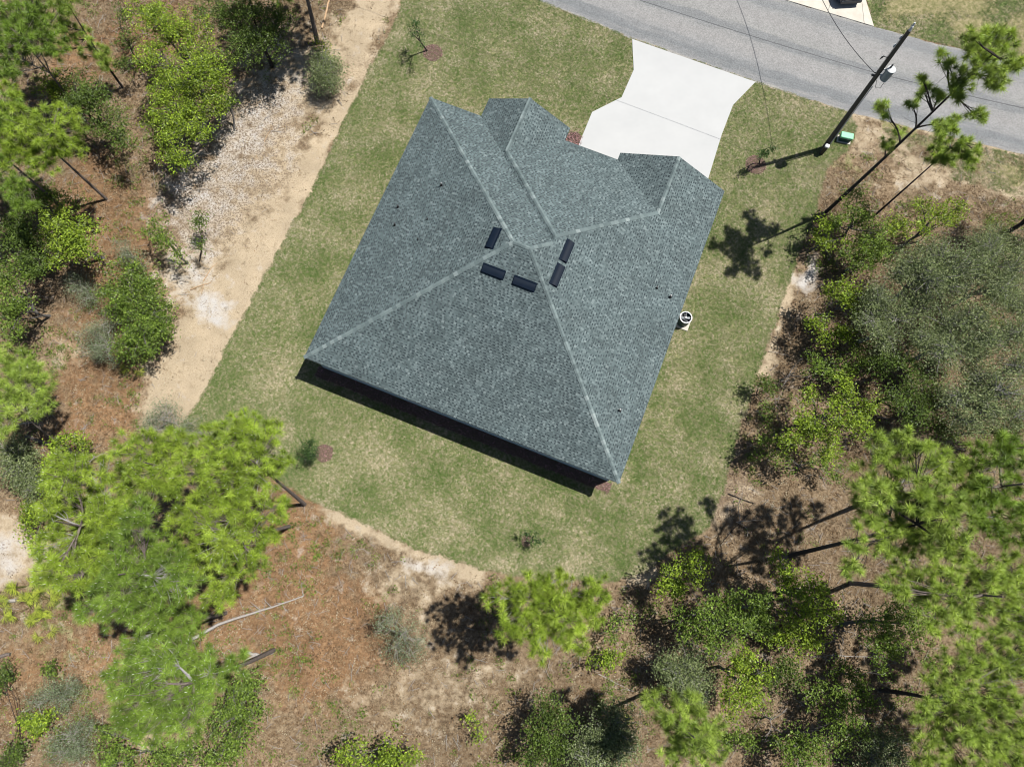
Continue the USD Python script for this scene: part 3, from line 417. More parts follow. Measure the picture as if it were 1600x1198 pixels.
# roof fittings
def plane_at(px, py, k):                                # the point of a roof plane seen there
    z = 5.0
    for _ in range(12):
        p = G(px, py, z); ab = (p[:2] - [HX, HY]) @ np.array([HU, HV]).T; z = ztop[k](*ab)
    return G(px, py, z), ab
for (p0, p1, k) in (((777, 357), (764, 388), 'left'), ((755, 419), (786, 431), 'back'), ((803, 438), (835, 450), 'back'), ((891, 378), (881, 408), 'right'), ((876, 416), (866, 445), 'right')):
    A, _ = plane_at(*p0, k); B, _ = plane_at(*p1, k); c = (A + B) / 2; d, e, s, cs = face_frame(k)
    ew = np.array([*(e[0] * HU + e[1] * HV), 0]); fw = -np.array([*(d[0] * HU + d[1] * HV), -s]) * 1.0; fw = np.array([*(-(d[0] * HU + d[1] * HV)), s]); fw /= np.linalg.norm(fw); nn = np.cross(ew, fw); nn *= np.sign(nn[2]); L2 = 0.60
    prof = [(-0.20, 0.01), (-0.205, 0.10), (-0.17, 0.125), (-0.02, 0.115), (0.12, 0.07), (0.20, 0.02)]   # (up the slope, height)
    pts = [c + ew * t * L2 + fw * u + nn * h for t in (-1, 1) for u, h in prof]
    v_ = obj('roof_vent', trimesh.convex.convex_hull(np.array(pts)), MAT['vent'], house, smooth=25)
    obj('flange', trimesh.convex.convex_hull(np.array([c + ew * t * (L2 + .05) + fw * u + nn * h for t in (-1, 1) for u in (-.22, .30) for h in (.02, .026)])), MAT['vent'], v_)
for (px, py, k, r, h) in ((690, 290, 'left', .055, .30), (622, 324, 'left', .05, .28), (617, 352, 'left', .05, .28), (668, 343, 'left', .035, .2), (653, 374, 'left', .035, .2), (1026, 450, 'right', .045, .22), (1047, 464, 'right', .055, .3), (968, 641, 'right', .055, .3)):
    c, ab = plane_at(px, py, k)
    vp = obj('vent_pipe', cat([cyl(r, h, c - [0, 0, .03], 12), cyl(r * 2.1, .1, c - [0, 0, .04], 12, r * 1.1)]), MAT['pipe'], house)
    if r > .05: obj('pipe_cap', cyl(r * .8, .012, c + [0.01, 0.01, h - .028], 10), MAT['pipe_top'], vp)


# ---------------------------------------------------------------- street things
# utility pole
pb = G(1287, 232); ptop = G(1421, 48, 10.6); pdir = (ptop - pb) / np.linalg.norm(ptop - pb)
def onpole(z): return pb + pdir * (z / pdir[2])
pole = thing('utility_pole', 'tall brown wooden utility pole with a grey transformer beside the road', 'utility pole')
zz = np.linspace(-0.3, 10.6, 14); obj('pole_shaft', tube([onpole(z) for z in zz], np.linspace(.16, .105, 14), 14), MAT['pole'], pole, smooth=40)
tdir = np.array([0.88, -0.47, 0.0]); tdir /= np.linalg.norm(tdir); c = onpole(7.15) + tdir * 0.44
tr_ = obj('transformer', cat([cyl(.235, .78, c, 22), cyl(.25, .05, c + [0, 0, .02], 22), cyl(.25, .05, c + [0, 0, .70], 22)]), MAT['grey'], pole, smooth=30)
obj('transformer_lid', cat([cyl(.25, .04, c + [0, 0, .78], 22), cyl(.235, .05, c + [0, 0, .82], 22, .13)]), MAT['steel'], tr_, smooth=30)
obj('bushing', cat([cyl(.055, .09, c + [-.09, .06, .86], 10), cyl(.035, .22, c + [-.09, .06, .93], 10), cyl(.05, .03, c + [-.09, .06, 1.03], 10), cyl(.05, .03, c + [-.09, .06, 1.09], 10)]), MAT['dark'], tr_)
for z in (7.3, 7.75): obj('bracket', bx(.26, .08, .07, onpole(z) + tdir * .22, math.atan2(tdir[1], tdir[0])), MAT['steel'], pole)
ldir = np.array([-0.93, 0.33, 0]); cc = onpole(8.55) + ldir * 0.36
obj('fuse_cutout', cat([tube([onpole(8.55) + ldir * .08, cc], .025, 6), tube([cc + [-.02, -.08, .16], cc + [.0, .02, -.16]], [.05, .05], 8), tube([cc + [-.1, -.12, .14], cc + [-.07, -.04, -.2]], [.022, .03], 6)]), MAT['dark'], pole)
obj('cutout_tip', tube([cc + [-.03, -.02, .02], cc + [-.05, -.06, .08]], .05, 8), MAT['white'], pole)
for z, o in ((9.35, -.17), (9.95, -.15)): obj('insulator', cat([cyl(.05, .06, onpole(z) + [o, .06, 0], 10), cyl(.032, .16, onpole(z) + [o, .06, .03], 10), cyl(.055, .03, onpole(z) + [o, .06, .12], 10)]), MAT['steel'], pole)
obj('pole_top_pin', cat([tube([onpole(10.5) + [.02, .0, 0], onpole(11.1) + [.02, .04, 0]], [.09, .045], 8), cyl(.075, .05, onpole(10.85), 10)]), MAT['steel'], pole)
obj('conduit', tube([onpole(z) + [.10, -.16, 0] for z in (0.1, 4, 6.4)], .03, 6), MAT['steel'], pole)
obj('drop_loop', tube([onpole(6.9) + [.1, -.1, 0], onpole(6.45) + [.25, -.25, 0], onpole(6.5) + [.5, -.3, 0], c + [.05, -.15, 0]], .014, 5), MAT['dark'], pole)
obj('ground_wire', tube([onpole(z) + [-.13, .05, 0] for z in (7.4, 8.2, 9.3, 10.3)], .012, 5), MAT['dead'], pole)
clampp = onpole(7.3) + ldir * .22
obj('wire_clamp', cat([tube([onpole(7.3), clampp], .03, 6), bx(.14, .12, .12, onpole(7.1) + ldir * .2)]), MAT['dark'], pole)
def span(a, b, sag, n=40):
    t = np.linspace(0, 1, n)[:, None]; return a * (1 - t) + b * t - np.array([0, 0, 1]) * (4 * sag * t * (1 - t))
far_l = clampp + (G(1037, 5, 7.0) - clampp) * 3.1; far_l[2] = 7.3
far_r = clampp + (G(1600, 163, 7.1) - clampp) * 3.4; far_r[2] = 7.3
w1 = span(clampp, far_l, 0.75); w2 = span(clampp, far_r, 0.6)
setcd(obj('overhead_wire', joined([tube(w1, .011, 5)]), MAT['wire']), 'black overhead wire running from the pole along the road to the left', 'wire')
setcd(obj('overhead_wire', joined([tube(w2, .011, 5)]), MAT['wire']), 'thin black overhead wire from the pole towards the right behind the tall pine', 'wire')
ang = math.radians(101.5); dend = clampp + np.array([math.cos(ang) * 19, math.sin(ang) * 19, -.2])
setcd(obj('service_wire', tube(span(clampp, dend, 2.2), .019, 5), MAT['wire']), 'sagging black service wire from the pole across the road to the opposite driveway', 'wire')
# pedestal, green box, condenser
pp = G(1283, 240); ped = thing('cable_pedestal', 'short dark cable pedestal with a white cap at the foot of the pole', 'pedestal', loc=pp)
obj('post', rounded_box(.24, .22, .85, .04, rz=-.4), MAT['brown'], ped); obj('cap', rounded_box(.28, .26, .12, .05, (0, 0, .85), rz=-.4), MAT['white'], ped)
gb = G(1318, 219); gbx = thing('utility_box', 'pale green metal utility box on the grass right of the pole', 'utility box', loc=gb, rz=-.23)
obj('body', rounded_box(.74, .36, .42, .03), MAT['dgreen'], gbx); obj('lid', rounded_box(.82, .44, .16, .04, (0, 0, .42)), MAT['green'], gbx)
obj('latch', bx(.06, .03, .08, (.1, -.225, .47)), MAT['steel'], gbx); obj('base_pad', rounded_box(.9, .55, .06, .02), MAT['old_concrete'], gbx)
ac0 = G(1066, 503); pad = thing('equipment_pad', 'pale concrete pad under the air conditioner by the side wall', 'pad', loc=ac0, rz=HA)
obj('slab', rounded_box(.95, .95, .09, .02), MAT['old_concrete'], pad)
ac = thing('air_conditioner', 'round topped air conditioner unit with fan standing beside the house', 'air conditioner', loc=ac0 + [0, 0, .09], rz=HA)
obj('casing', trimesh.creation.extrude_polygon(Point(0, 0).buffer(.37, quad_segs=10).difference(Point(0, 0).buffer(.33, quad_segs=10)), .78), MAT['dgreen'], ac, smooth=30)
obj('coil', cyl(.34, .5, (0, 0, .02), 24), MAT['dark'], ac)
obj('top_ring', T(trimesh.creation.extrude_polygon(Point(0, 0).buffer(.385, quad_segs=10).difference(Point(0, 0).buffer(.325, quad_segs=10)), .05), 0, 0, .78), MAT['steel'], ac, smooth=30)
obj('hub', cyl(.05, .06, (0, 0, .76), 14), MAT['steel'], ac)
for k in range(4):
    a = k * math.pi / 2 + .5; v = np.array([[.05, -.05, .02], [.28, -.11, .0], [.285, .03, .05], [.06, .05, .05]]); m = trimesh.Trimesh(np.vstack([v, v - [0, 0, .008]]), [(0, 1, 2), (0, 2, 3), (4, 6, 5), (4, 7, 6), (0, 4, 5), (0, 5, 1), (1, 5, 6), (1, 6, 2), (2, 6, 7), (2, 7, 3)], process=False)
    m.apply_transform(trimesh.transformations.rotation_matrix(a, (0, 0, 1))); obj('fan_blade', T(m, 0, 0, .66), MAT['dark' if k % 2 else 'grey'], ac)
for k in range(3): obj('strut', bx(.32, .010, .014, (.17 * math.cos(k * math.pi / 2 + .2), .17 * math.sin(k * math.pi / 2 + .2), .80), k * math.pi / 2 + .2), MAT['steel'], ac)
# parked car on the driveway over the road, tail towards the road
ce = G(1331, 2, .6); cdir = (G(1306, -90) - G(1329, 8)); cdir[2] = 0; cdir /= np.linalg.norm(cdir); cang = math.atan2(cdir[1], cdir[0])
car = thing('parked_car', 'dark blue car parked on the driveway across the road, only its end in view', 'car', loc=[ce[0], ce[1], 0.05], rz=cang)
def loft(secs):                                         # closed sections of equal length -> mesh
    n = len(secs[0]); v = np.vstack(secs); f = []
    for s in range(len(secs) - 1):
        for q in range(n): a, b = s * n + q, s * n + (q + 1) % n; f += [(a, a + n, b + n), (a, b + n, b)]
    for q in range(1, n - 1): f += [(0, q, q + 1)]; e = (len(secs) - 1) * n; f += [(e, e + q + 1, e + q)]
    m = trimesh.Trimesh(v, f, process=False); m.fix_normals(); return m
def carsec(x, w, zb, zt, r=.18):
    a = np.linspace(0, 1, 5) * math.pi / 2; pr = [(w - r + r * math.sin(t), zt - r + r * math.cos(t)) for t in a] + [(w, zb + .2), (w - .08, zb)]
    full = pr + [(-y, z) for y, z in pr[::-1]]; return np.array([(x, y, z) for y, z in full])
obj('body', loft([carsec(x, w, zb, zt) for x, w, zb, zt in ((0.0, .60, .42, .70), (.06, .78, .30, .84), (.25, .88, .22, .95), (.8, .92, .2, 1.0), (2.3, .93, .18, 1.0), (3.6, .91, .2, .95), (4.3, .84, .24, .84), (4.55, .70, .3, .72), (4.6, .55, .4, .62))]), MAT['car'], car, smooth=35)
obj('cabin', loft([carsec(x, w, .9, zt, .12) for x, w, zt in ((.45, .66, 1.02), (1.0, .68, 1.40), (2.2, .68, 1.45), (2.8, .68, 1.36), (3.4, .70, 1.0))]), MAT['glass'], car, smooth=35)
obj('roof', loft([carsec(x, w, 1.38, zt, .06) for x, w, zt in ((.98, .60, 1.43), (1.4, .64, 1.475), (2.2, .64, 1.48), (2.7, .60, 1.42))]), MAT['car'], car, smooth=35)
for x in (.85, 3.65):
    for s in (-1, 1):
        w_ = obj('wheel', T(trimesh.creation.cylinder(.32, .2, sections=20, transform=trimesh.transformations.rotation_matrix(math.pi / 2, (1, 0, 0))), x, s * .83, .32), MAT['rubber'], car)
        obj('rim', T(trimesh.creation.cylinder(.2, .21, sections=16, transform=trimesh.transformations.rotation_matrix(math.pi / 2, (1, 0, 0))), x, s * .835, .32), MAT['steel'], w_)
for s in (-1, 1): obj('tail_lamp', bx(.08, .3, .14, (.08, s * .62, .78)), MAT['lamp'], car)
obj('bumper', rounded_box(.16, 1.5, .22, .05, (.04, 0, .36)), MAT['dark'], car)

# ---------------------------------------------------------------- plants
def scale_at(p): return ((p - EYE) @ ROT)[2] / FPX      # metres per photograph pixel there
def unit(v): return v / (np.linalg.norm(v, axis=-1, keepdims=True) + 1e-9)
def leaves(centres, size, rng, flat=0.9, aspect=0.55):
    n = len(centres); nrm = unit(rng.normal(size=(n, 3)) * 0.55 + [0, 0, flat]); t = unit(np.cross(nrm, rng.normal(size=(n, 3)))); b = np.cross(nrm, t)
    L = size * rng.uniform(.65, 1.3, (n, 1)); Wd = L * aspect * rng.uniform(.8, 1.2, (n, 1)); fold = nrm * Wd * 0.25
    v = np.stack([centres - t * L / 2, centres + b * Wd / 2 + fold, centres + t * L / 2 - nrm * L * .12, centres - b * Wd / 2 + fold], 1).reshape(-1, 3)
    o = np.arange(n)[:, None] * 4
    return v, np.vstack([o + [0, 1, 2], o + [0, 2, 3]])
def tufts(centres, axes, rng, n=84, length=.30, width=.017):
    m = len(centres); c = np.repeat(centres, n, 0); ax = np.repeat(axes, n, 0)
    d = unit(rng.normal(size=(m * n, 3)) * 0.75 + ax * 0.62); L = (np.repeat(rng.uniform(.8, 1.2, m), n) * length * rng.uniform(.7, 1.1, m * n))[:, None]
    s = unit(np.cross(d, rng.normal(size=(m * n, 3)))) * width / 2
    root = c - ax * (rng.uniform(0, .16, (m * n, 1)))
    v = np.stack([root - s, root + s, root + d * L - [0, 0, .06] * L / .3], 1).reshape(-1, 3)
    return v, np.arange(m * n * 3).reshape(-1, 3)
STYLE = {   # leaf size, leaves per square metre, cluster spread, leaf material, bark, twig thickness, height share
    'oak_y': dict(size=.14, dens=430, spread=.22, leaf='oak_y', bark='bark_oak', twigs=4), 'oak_g': dict(size=.135, dens=430, spread=.22, leaf='oak_g', bark='bark_oak', twigs=4), 'oak_d': dict(size=.125, dens=560, spread=.24, leaf='oak_d', bark='bark_dark', twigs=4),
    'scrub': dict(size=.105, dens=1300, spread=.28, leaf='scrub', bark='bark_grey', twigs=10), 'sage': dict(size=.075, dens=900, spread=.22, leaf='sage', bark='dead', twigs=8), 'dead': dict(size=.06, dens=60, spread=.3, leaf='dead_leaf', bark='dead', twigs=14)}
def lobes_world(lobes, z, rng, zfun=None, grow=1.08):
    out = []
    for l in lobes:
        px, py, r = l[:3]; zl = l[3] if len(l) > 3 else (zfun(px, py) if zfun else z * rng.uniform(.86, 1.12)); p = G(px, py, zl); out.append((p, grow * r * scale_at(p)))
    return out
def limb_path(a, b, rng, lift=.12, n=5):
    t = np.linspace(0, 1, n)[:, None]; d = np.linalg.norm(b - a); p = a * (1 - t) + b * t
    p += np.array([0, 0, 1]) * np.sin(t * math.pi) * d * lift * rng.uniform(-.3, 1) + np.sin(t * math.pi) * rng.normal(size=3) * d * .06
    return p
def broadleaf(label, cat_, name, style, z, lobes, base=None, seed=0, group=None, dens=1.0, low=.35):
    rng = np.random.default_rng(1000 + seed); st = STYLE[style]; L = lobes_world(lobes, z, rng); wsum = sum(r * r for _, r in L)
    ctr = sum(p * r * r for p, r in L) / wsum
    bp = G(*base) if base else np.array([ctr[0] + rng.normal() * .15, ctr[1] + rng.normal() * .15, 0]); bp[2] = -0.05
    root = thing(name, label, cat_, group, loc=bp); o = bp
    top = ctr.copy(); top[2] = ctr[2] * .8; size = math.sqrt(wsum)
    tp = limb_path(bp, top, rng, 0.0, 8); tr0 = np.clip(.035 * z * .55 + .02 * size, .02, .16)
    obj('trunk', tube(tp - o, np.linspace(tr0, tr0 * .35, 8), 7), MAT[st['bark']], root, smooth=60)
    lv = []
    for p, r in L:
        k = int(np.clip(rng.normal(low + .25, .12), .08, .8) * 7); s = tp[k]; path = limb_path(s, p, rng, .15)
        tubes = [tube(path - o, np.linspace(tr0 * .5, tr0 * .18, 5), 5, False)]
        nc = max(3, int(math.pi * r * r * st['dens'] * dens / 42)); u = unit(rng.normal(size=(nc, 3))); rad = rng.random(nc) ** .42 * (1 + .45 * (rng.random(nc) < .22) * rng.random(nc))
        cl = p + u * rad[:, None] * np.array([r, r, min(r * .7, max(p[2] - .1, .15) * .8)]) ; cl[:, 2] = np.maximum(cl[:, 2], .06); fb_ = meshkit.fbm(cl * 1.5, 2, seed); cl = cl[fb_ > np.quantile(fb_, .38)]; nc = len(cl)
        for q in cl[rng.permutation(nc)[:max(2, int(nc * st['twigs'] / 10))]]:
            a = path[rng.integers(2, 5)]; tubes.append(tube(limb_path(a, q + u[0] * 0 + [0, 0, rng.uniform(0, .32 if st['bark'] in ('bark_grey', 'dead') else .12)], rng, .1, 4) - o, np.linspace(tr0 * .16 + .006, .005, 4), 4, False))
        obj('limb', joined(tubes), MAT[st['bark']], root)
        nl = rng.poisson(42, nc); cc = np.repeat(cl, nl, 0); cc = cc + rng.normal(size=cc.shape) * st['spread'] * np.array([1, 1, .55]); cc[:, 2] = np.maximum(cc[:, 2], .03); lv.append(cc)
    lv = np.vstack(lv); v, f = leaves(lv - o, st['size'], rng)
    vary(obj('crown', trimesh.Trimesh(v, f, process=False), MAT[st['leaf']], root), 4)
    return root
def pine(label, z, lobes, mat='needle_y', base=None, top=None, seed=0, group=None, dens=1.0, bark='bark_pine', buds=.5, name='pine_tree', rad=None, nd=150, ln=.36, along=False, grow=1.28):
    rng = np.random.default_rng(5000 + seed)
    if base is not None and top is not None:
        bp = G(*base); hh = np.linspace(2, 20, 181); hz = hh[np.argmin([np.linalg.norm(P(bp + [0, 0, h]) - top) for h in hh])]; tw = G(*top, hz)
        pb_, pt_ = np.array(base, float), np.array(top, float); ax2 = pt_ - pb_; zt = np.array([hz])
        trunkz = np.linspace(0, hz, 60); tpx = P(bp + (tw - bp) * (trunkz / hz)[:, None])
        def zf(px, py):
            k = np.argmin(((tpx - [px, py]) ** 2).sum(1)); return float(np.clip(trunkz[k] * rng.uniform(.93, 1.05) + .1, 1.0, hz + .6))
        L = lobes_world(lobes, hz * .9, rng, zf if along else None, 1.22 if along else grow)
    else:
        L = lobes_world(lobes, z, rng, None, grow); ws = sum(r * r for _, r in L); ctr = sum(p * r * r for p, r in L) / ws
        bp = np.array([ctr[0], ctr[1], 0.0]) if base is None else G(*base); tw = np.array([ctr[0], ctr[1], max(p[2] for p, _ in L) + .4]); hz = tw[2]
    bp[2] = -.05; o = bp; root = thing(name, label, 'pine', group, loc=bp); n = 12; t = np.linspace(0, 1, n)[:, None]
    tp = bp * (1 - t) + tw * t + np.sin(t * math.pi) * np.array([*rng.normal(size=2) * .12, 0]); R = rad or np.clip(.0095 * hz + .02, .04, .15)
    obj('trunk', tube(tp - o, np.linspace(R, R * .22, n), 9), MAT[bark], root, smooth=60)
    tc, ta = [], []
    for p, r in L:
        hd = np.linalg.norm(p[:2] - tw[:2]); zs = np.clip(p[2] - .45 * hd - .2, hz * .25, hz * .97); s = tp[0] + (tp[-1] - tp[0]) * 0; k = int(np.clip(round(zs / hz * (n - 1)), 1, n - 1)); s = tp[k]
        path = limb_path(s, p, rng, -.10, 6); tubes = [tube(path - o, np.linspace(R * .38 + .008, .016, 6), 5, False)]
        nt = max(4, int(math.pi * r * r * 7.4 * dens)); u = unit(rng.normal(size=(nt, 3))); u[:, 2] = np.where(rng.random(nt) < .75, np.abs(u[:, 2]), u[:, 2]); q = p + u * (rng.random(nt) ** .45)[:, None] * np.array([r, r, r * .62]); 
        for m in range(nt):
            a = path[rng.integers(2, 6)]; tubes.append(tube(limb_path(a, q[m], rng, -.08, 4) - o, np.linspace(.016, .009, 4), 4, False))
        for m in range(max(1, nt // 7)):                # bare dead twigs
            a = path[rng.integers(1, 5)]; e = a + unit(rng.normal(size=3) + [0, 0, -.3]) * rng.uniform(.3, .9) ; e[2] = max(e[2], .2); tubes.append(tube(limb_path(a, e, rng, 0, 4) - o, np.linspace(.012, .004, 4), 4, False))
        obj('limb', joined(tubes), MAT['bark_grey' if rng.random() < .18 else bark], root)
        tc.append(q); ta.append(unit(u * .55 + [0, 0, .75] + rng.normal(size=(nt, 3)) * .2))
    tc, ta = np.vstack(tc), np.vstack(ta); v, f = tufts(tc - o, ta, rng, nd, ln)
    cr = vary(obj('crown', trimesh.Trimesh(v, f, process=False), MAT[mat], root), 3, group=nd)
    pick = np.nonzero(rng.random(len(tc)) < buds)[0]
    if len(pick):
        bs_ = [tube([tc[m] - o - ta[m] * .02, tc[m] - o + ta[m] * .05, tc[m] - o + ta[m] * .11], [.012, .017, .004], 4) for m in pick]
        obj('bud', joined(bs_), MAT['bud'], cr, kind='stuff')
    return root

# pines
pine('pine at the top left corner with a thick dark leaning trunk below its crown', 9, [(20, 30, 34), (60, 20, 34), (18, 82, 34), (75, 62, 24), (40, 58, 28), (10, 110, 20)], 'needle_g', (135, 190), (38, 66), 1, buds=.2, grow=1.5)
pine('bright yellow green pine near the left edge below the corner pine', 7.5, [(30, 195, 32), (85, 205, 36), (112, 228, 22), (30, 235, 30), (70, 248, 24), (10, 160, 24)], 'needle_y', seed=2, buds=.2, dens=1.15, grow=1.4)
pine('pine at the left edge whose long straight trunk slants across the ground under it', 9, [(-35, 200, 40), (-10, 255, 32), (20, 290, 22), (-30, 290, 30), (35, 320, 18), (5, 180, 26)], 'needle_g', (108, 334), (-25, 222), 3, buds=.2, grow=1.45)
pine('slender young pine with a thin dark stem and few tufts in the upper left clearing', 7, [(102, 8, 22), (120, 62, 22), (150, 88, 20), (166, 98, 13), (106, 42, 13), (88, 80, 14)], 'needle_l', (192, 137), (105, 5), 4, dens=1.1, bark='bark_dark', rad=.085, along=True)
pine('short trunked pine at the left edge level with the bottom of the house', 5.4, [(15, 570, 28), (52, 597, 28), (20, 618, 32), (62, 630, 18), (5, 655, 22), (40, 575, 18)], 'needle_l', (107, 698), (18, 630), 5, buds=.25, dens=1.25, grow=1.35)
pine('pine at the top edge standing over the sandy margin, crown cut off by the frame', 12, [(430, -60, 55), (470, -95, 60), (410, -110, 50), (505, -50, 36), (440, -20, 20)], 'needle_g', (496, 68), (455, -85), 6, rad=.17, dens=1.3)
pine('yellow green pine forming the upper left part of the large lower left pine clump', 9.5, [(105, 742, 33), (150, 755, 38), (108, 798, 38), (165, 808, 34), (92, 850, 34), (140, 850, 38), (86, 892, 28), (130, 897, 33), (75, 800, 18)], 'needle_y', seed=7, buds=.7, dens=1.35)
pine('pine at the top of the lower left pine clump, beside a sage shrub', 10, [(215, 705, 33), (258, 712, 36), (236, 757, 33), (290, 742, 34), (198, 752, 28), (278, 692, 24)], 'needle_y', seed=8, buds=.5, dens=1.3)
pine('pine nearest the back lawn in the lower left clump with a grey trunk showing', 10, [(330, 700, 33), (370, 688, 34), (408, 700, 34), (398, 742, 32), (352, 742, 33), (425, 668, 18), (438, 728, 20), (392, 662, 24)], 'needle_y', (476, 788), (392, 718), 9, buds=.5, dens=1.3)
pine('deep green pine in the middle of the lower left clump with pale bud tips', 10.5, [(200, 862, 36), (250, 868, 36), (180, 912, 36), (225, 922, 38), (275, 908, 36), (152, 942, 28), (190, 958, 28), (240, 955, 26), (225, 810, 28), (180, 825, 24)], 'needle_g', seed=10, buds=.9, dens=1.45)
pine('pine on the right side of the lower left clump with yellowing inner needles', 9, [(330, 798, 34), (380, 786, 34), (428, 797, 24), (400, 838, 28), (350, 848, 34), (308, 858, 33), (360, 900, 30), (398, 868, 20), (338, 935, 22), (290, 815, 26)], 'needle_y', (452, 822), (355, 838), 11, buds=.6, dens=1.3)
pine('pine below the long fallen log at the lower left with grey trunk and white buds', 11, [(200, 1050, 33), (245, 1032, 36), (290, 1020, 33), (328, 1052, 28), (215, 1100, 36), (265, 1090, 38), (310, 1092, 30), (240, 1132, 30), (290, 1136, 26), (368, 1032, 20), (205, 1138, 22)], 'needle_g', (428, 1015), (285, 1072), 12, buds=.9, dens=1.35)
pine('small pine between the deep green pine and the long fallen log', 7.5, [(216, 1000, 22), (268, 985, 24), (298, 962, 22), (240, 968, 18)], 'needle_g', seed=13, buds=.7, dens=1.3)
pine('vivid yellow pine standing alone at the bottom edge of the back lawn', 8, [(790, 935, 26), (830, 920, 28), (860, 940, 33), (900, 935, 30), (930, 950, 23), (885, 970, 30), (850, 975, 28), (900, 1000, 20), (820, 985, 22), (842, 1020, 14), (930, 915, 20), (790, 980, 16), (865, 905, 16)], 'needle_y', (845, 925), seed=14, buds=0, dens=1.35)
pine('bright pine at the bottom edge right of the sage green scrub oak', 8.5, [(1020, 1090, 19), (1045, 1110, 22), (1080, 1095, 20), (1060, 1140, 28), (1100, 1140, 26), (1085, 1170, 28), (1115, 1172, 20), (1050, 1178, 20)], 'needle_l', seed=15, buds=0, dens=1.3)
pine('large bright pine on the right with a dark trunk reaching left to its foot', 13, [(1375, 702, 22), (1430, 692, 20), (1460, 720, 26), (1400, 742, 28), (1352, 800, 25), (1440, 770, 32), (1480, 800, 32), (1382, 840, 27), (1430, 842, 32), (1490, 850, 30), (1338, 842, 17), (1510, 770, 26), (1350, 745, 18), (1330, 880, 16), (1405, 790, 26), (1450, 830, 26), (1410, 690, 18), (1490, 735, 24), (1370, 770, 22)], 'needle_l', (1233, 868), (1462, 812), 16, buds=0, dens=1.25, grow=1.4, rad=.135, bark='bark_dark')
pine('pine at the right edge just above the large bright one, partly cut off', 12, [(1530, 722, 26), (1570, 702, 26), (1590, 742, 26), (1550, 760, 28), (1590, 790, 26), (1530, 808, 28), (1570, 830, 26), (1580, 710, 18)], 'needle_g', seed=17, buds=0, dens=1.2, grow=1.35)
pine('bright pine at the right edge below the large one, between two leaf litter gaps', 11, [(1470, 890, 26), (1432, 920, 26), (1490, 930, 28), (1540, 902, 30), (1530, 950, 30), (1580, 930, 30), (1590, 970, 28), (1392, 920, 20), (1410, 890, 18), (1460, 965, 22), (1580, 890, 26), (1500, 975, 22)], 'needle_l', seed=18, buds=0, dens=1.2, grow=1.35)
pine('pine in the bottom right corner with a short black trunk at its left', 11, [(1500, 1040, 28), (1545, 1010, 28), (1580, 1050, 30), (1490, 1090, 28), (1540, 1090, 32), (1580, 1110, 30), (1470, 1130, 26), (1520, 1150, 32), (1570, 1170, 30), (1450, 1180, 24), (1500, 1195, 26), (1442, 1110, 18), (1460, 1060, 18), (1590, 1010, 26), (1560, 1195, 26), (1595, 1150, 24)], 'needle_l', (1376, 1078), (1515, 1112), 19, buds=0, dens=1.25, grow=1.35, rad=.135, bark='bark_dark')
pine('very tall sparse pine leaning over the road right of the utility pole', 15, [(1530, 92, 26), (1565, 66, 23), (1580, 102, 20), (1545, 58, 19), (1502, 120, 19), (1518, 58, 15), (1555, 122, 21), (1480, 100, 12), (1446, 140, 15), (1466, 152, 13), (1442, 120, 9), (1380, 172, 14), (1525, 182, 15), (1500, 145, 16), (1470, 84, 9), (1470, 195, 11), (1388, 222, 12), (1405, 206, 9), (1425, 165, 10)], 'needle_l', (1291, 331), (1552, 84), 20, buds=0, dens=2.3, rad=.125, bark='bark_dark', along=True, nd=110)
pine('small thin pine on the sand at the right of the tall sparse pine', 8.8, [(1475, 205, 19), (1500, 230, 20), (1462, 240, 16), (1515, 250, 13), (1482, 252, 14), (1490, 193, 12), (1525, 235, 9)], 'needle_l', (1365, 338), (1500, 218), 21, buds=0, dens=1.9, rad=.075, bark='bark_dark', along=True)

# broadleaf trees and shrubs
B = broadleaf
B('wide light green oak at the upper left, its crown reaching the top edge', 'oak', 'oak_tree', 'oak_y', 4.6, [(250, 38, 36), (298, 58, 38), (248, 98, 33), (305, 108, 40), (270, 140, 30), (228, 20, 26), (340, 110, 24)], seed=1)
B('light green oak below the wide one, next to the white sand patch', 'oak', 'oak_tree', 'oak_y', 4.2, [(275, 165, 34), (325, 150, 32), (285, 205, 34), (310, 182, 28), (268, 238, 26), (255, 185, 24)], (272, 262), seed=2)
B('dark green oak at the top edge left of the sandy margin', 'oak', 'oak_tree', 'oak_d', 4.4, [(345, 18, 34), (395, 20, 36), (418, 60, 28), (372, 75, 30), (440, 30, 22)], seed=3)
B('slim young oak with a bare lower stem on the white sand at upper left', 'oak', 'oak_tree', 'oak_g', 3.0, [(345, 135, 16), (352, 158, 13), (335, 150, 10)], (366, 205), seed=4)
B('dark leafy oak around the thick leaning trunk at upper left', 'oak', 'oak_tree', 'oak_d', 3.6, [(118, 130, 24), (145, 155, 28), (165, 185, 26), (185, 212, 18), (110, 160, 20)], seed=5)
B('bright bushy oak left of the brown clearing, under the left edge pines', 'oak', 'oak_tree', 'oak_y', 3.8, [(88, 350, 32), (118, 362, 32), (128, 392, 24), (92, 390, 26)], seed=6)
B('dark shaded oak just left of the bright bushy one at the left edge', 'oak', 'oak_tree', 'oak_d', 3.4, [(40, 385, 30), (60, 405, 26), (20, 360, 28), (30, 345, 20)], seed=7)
B('oak with dark lower half at the left edge above the pale bare patch', 'oak', 'oak_tree', 'oak_g', 3.4, [(10, 432, 28), (28, 470, 24), (5, 498, 24), (30, 425, 20), (20, 515, 16)], seed=8)
B('dense round rich green oak bush left of the sand strip beside the lawn', 'oak', 'oak_bush', 'oak_g', 2.3, [(195, 430, 27), (225, 452, 30), (200, 488, 30), (240, 490, 31), (225, 528, 30), (252, 518, 18), (198, 540, 22), (178, 455, 20)], seed=9, dens=1.5)
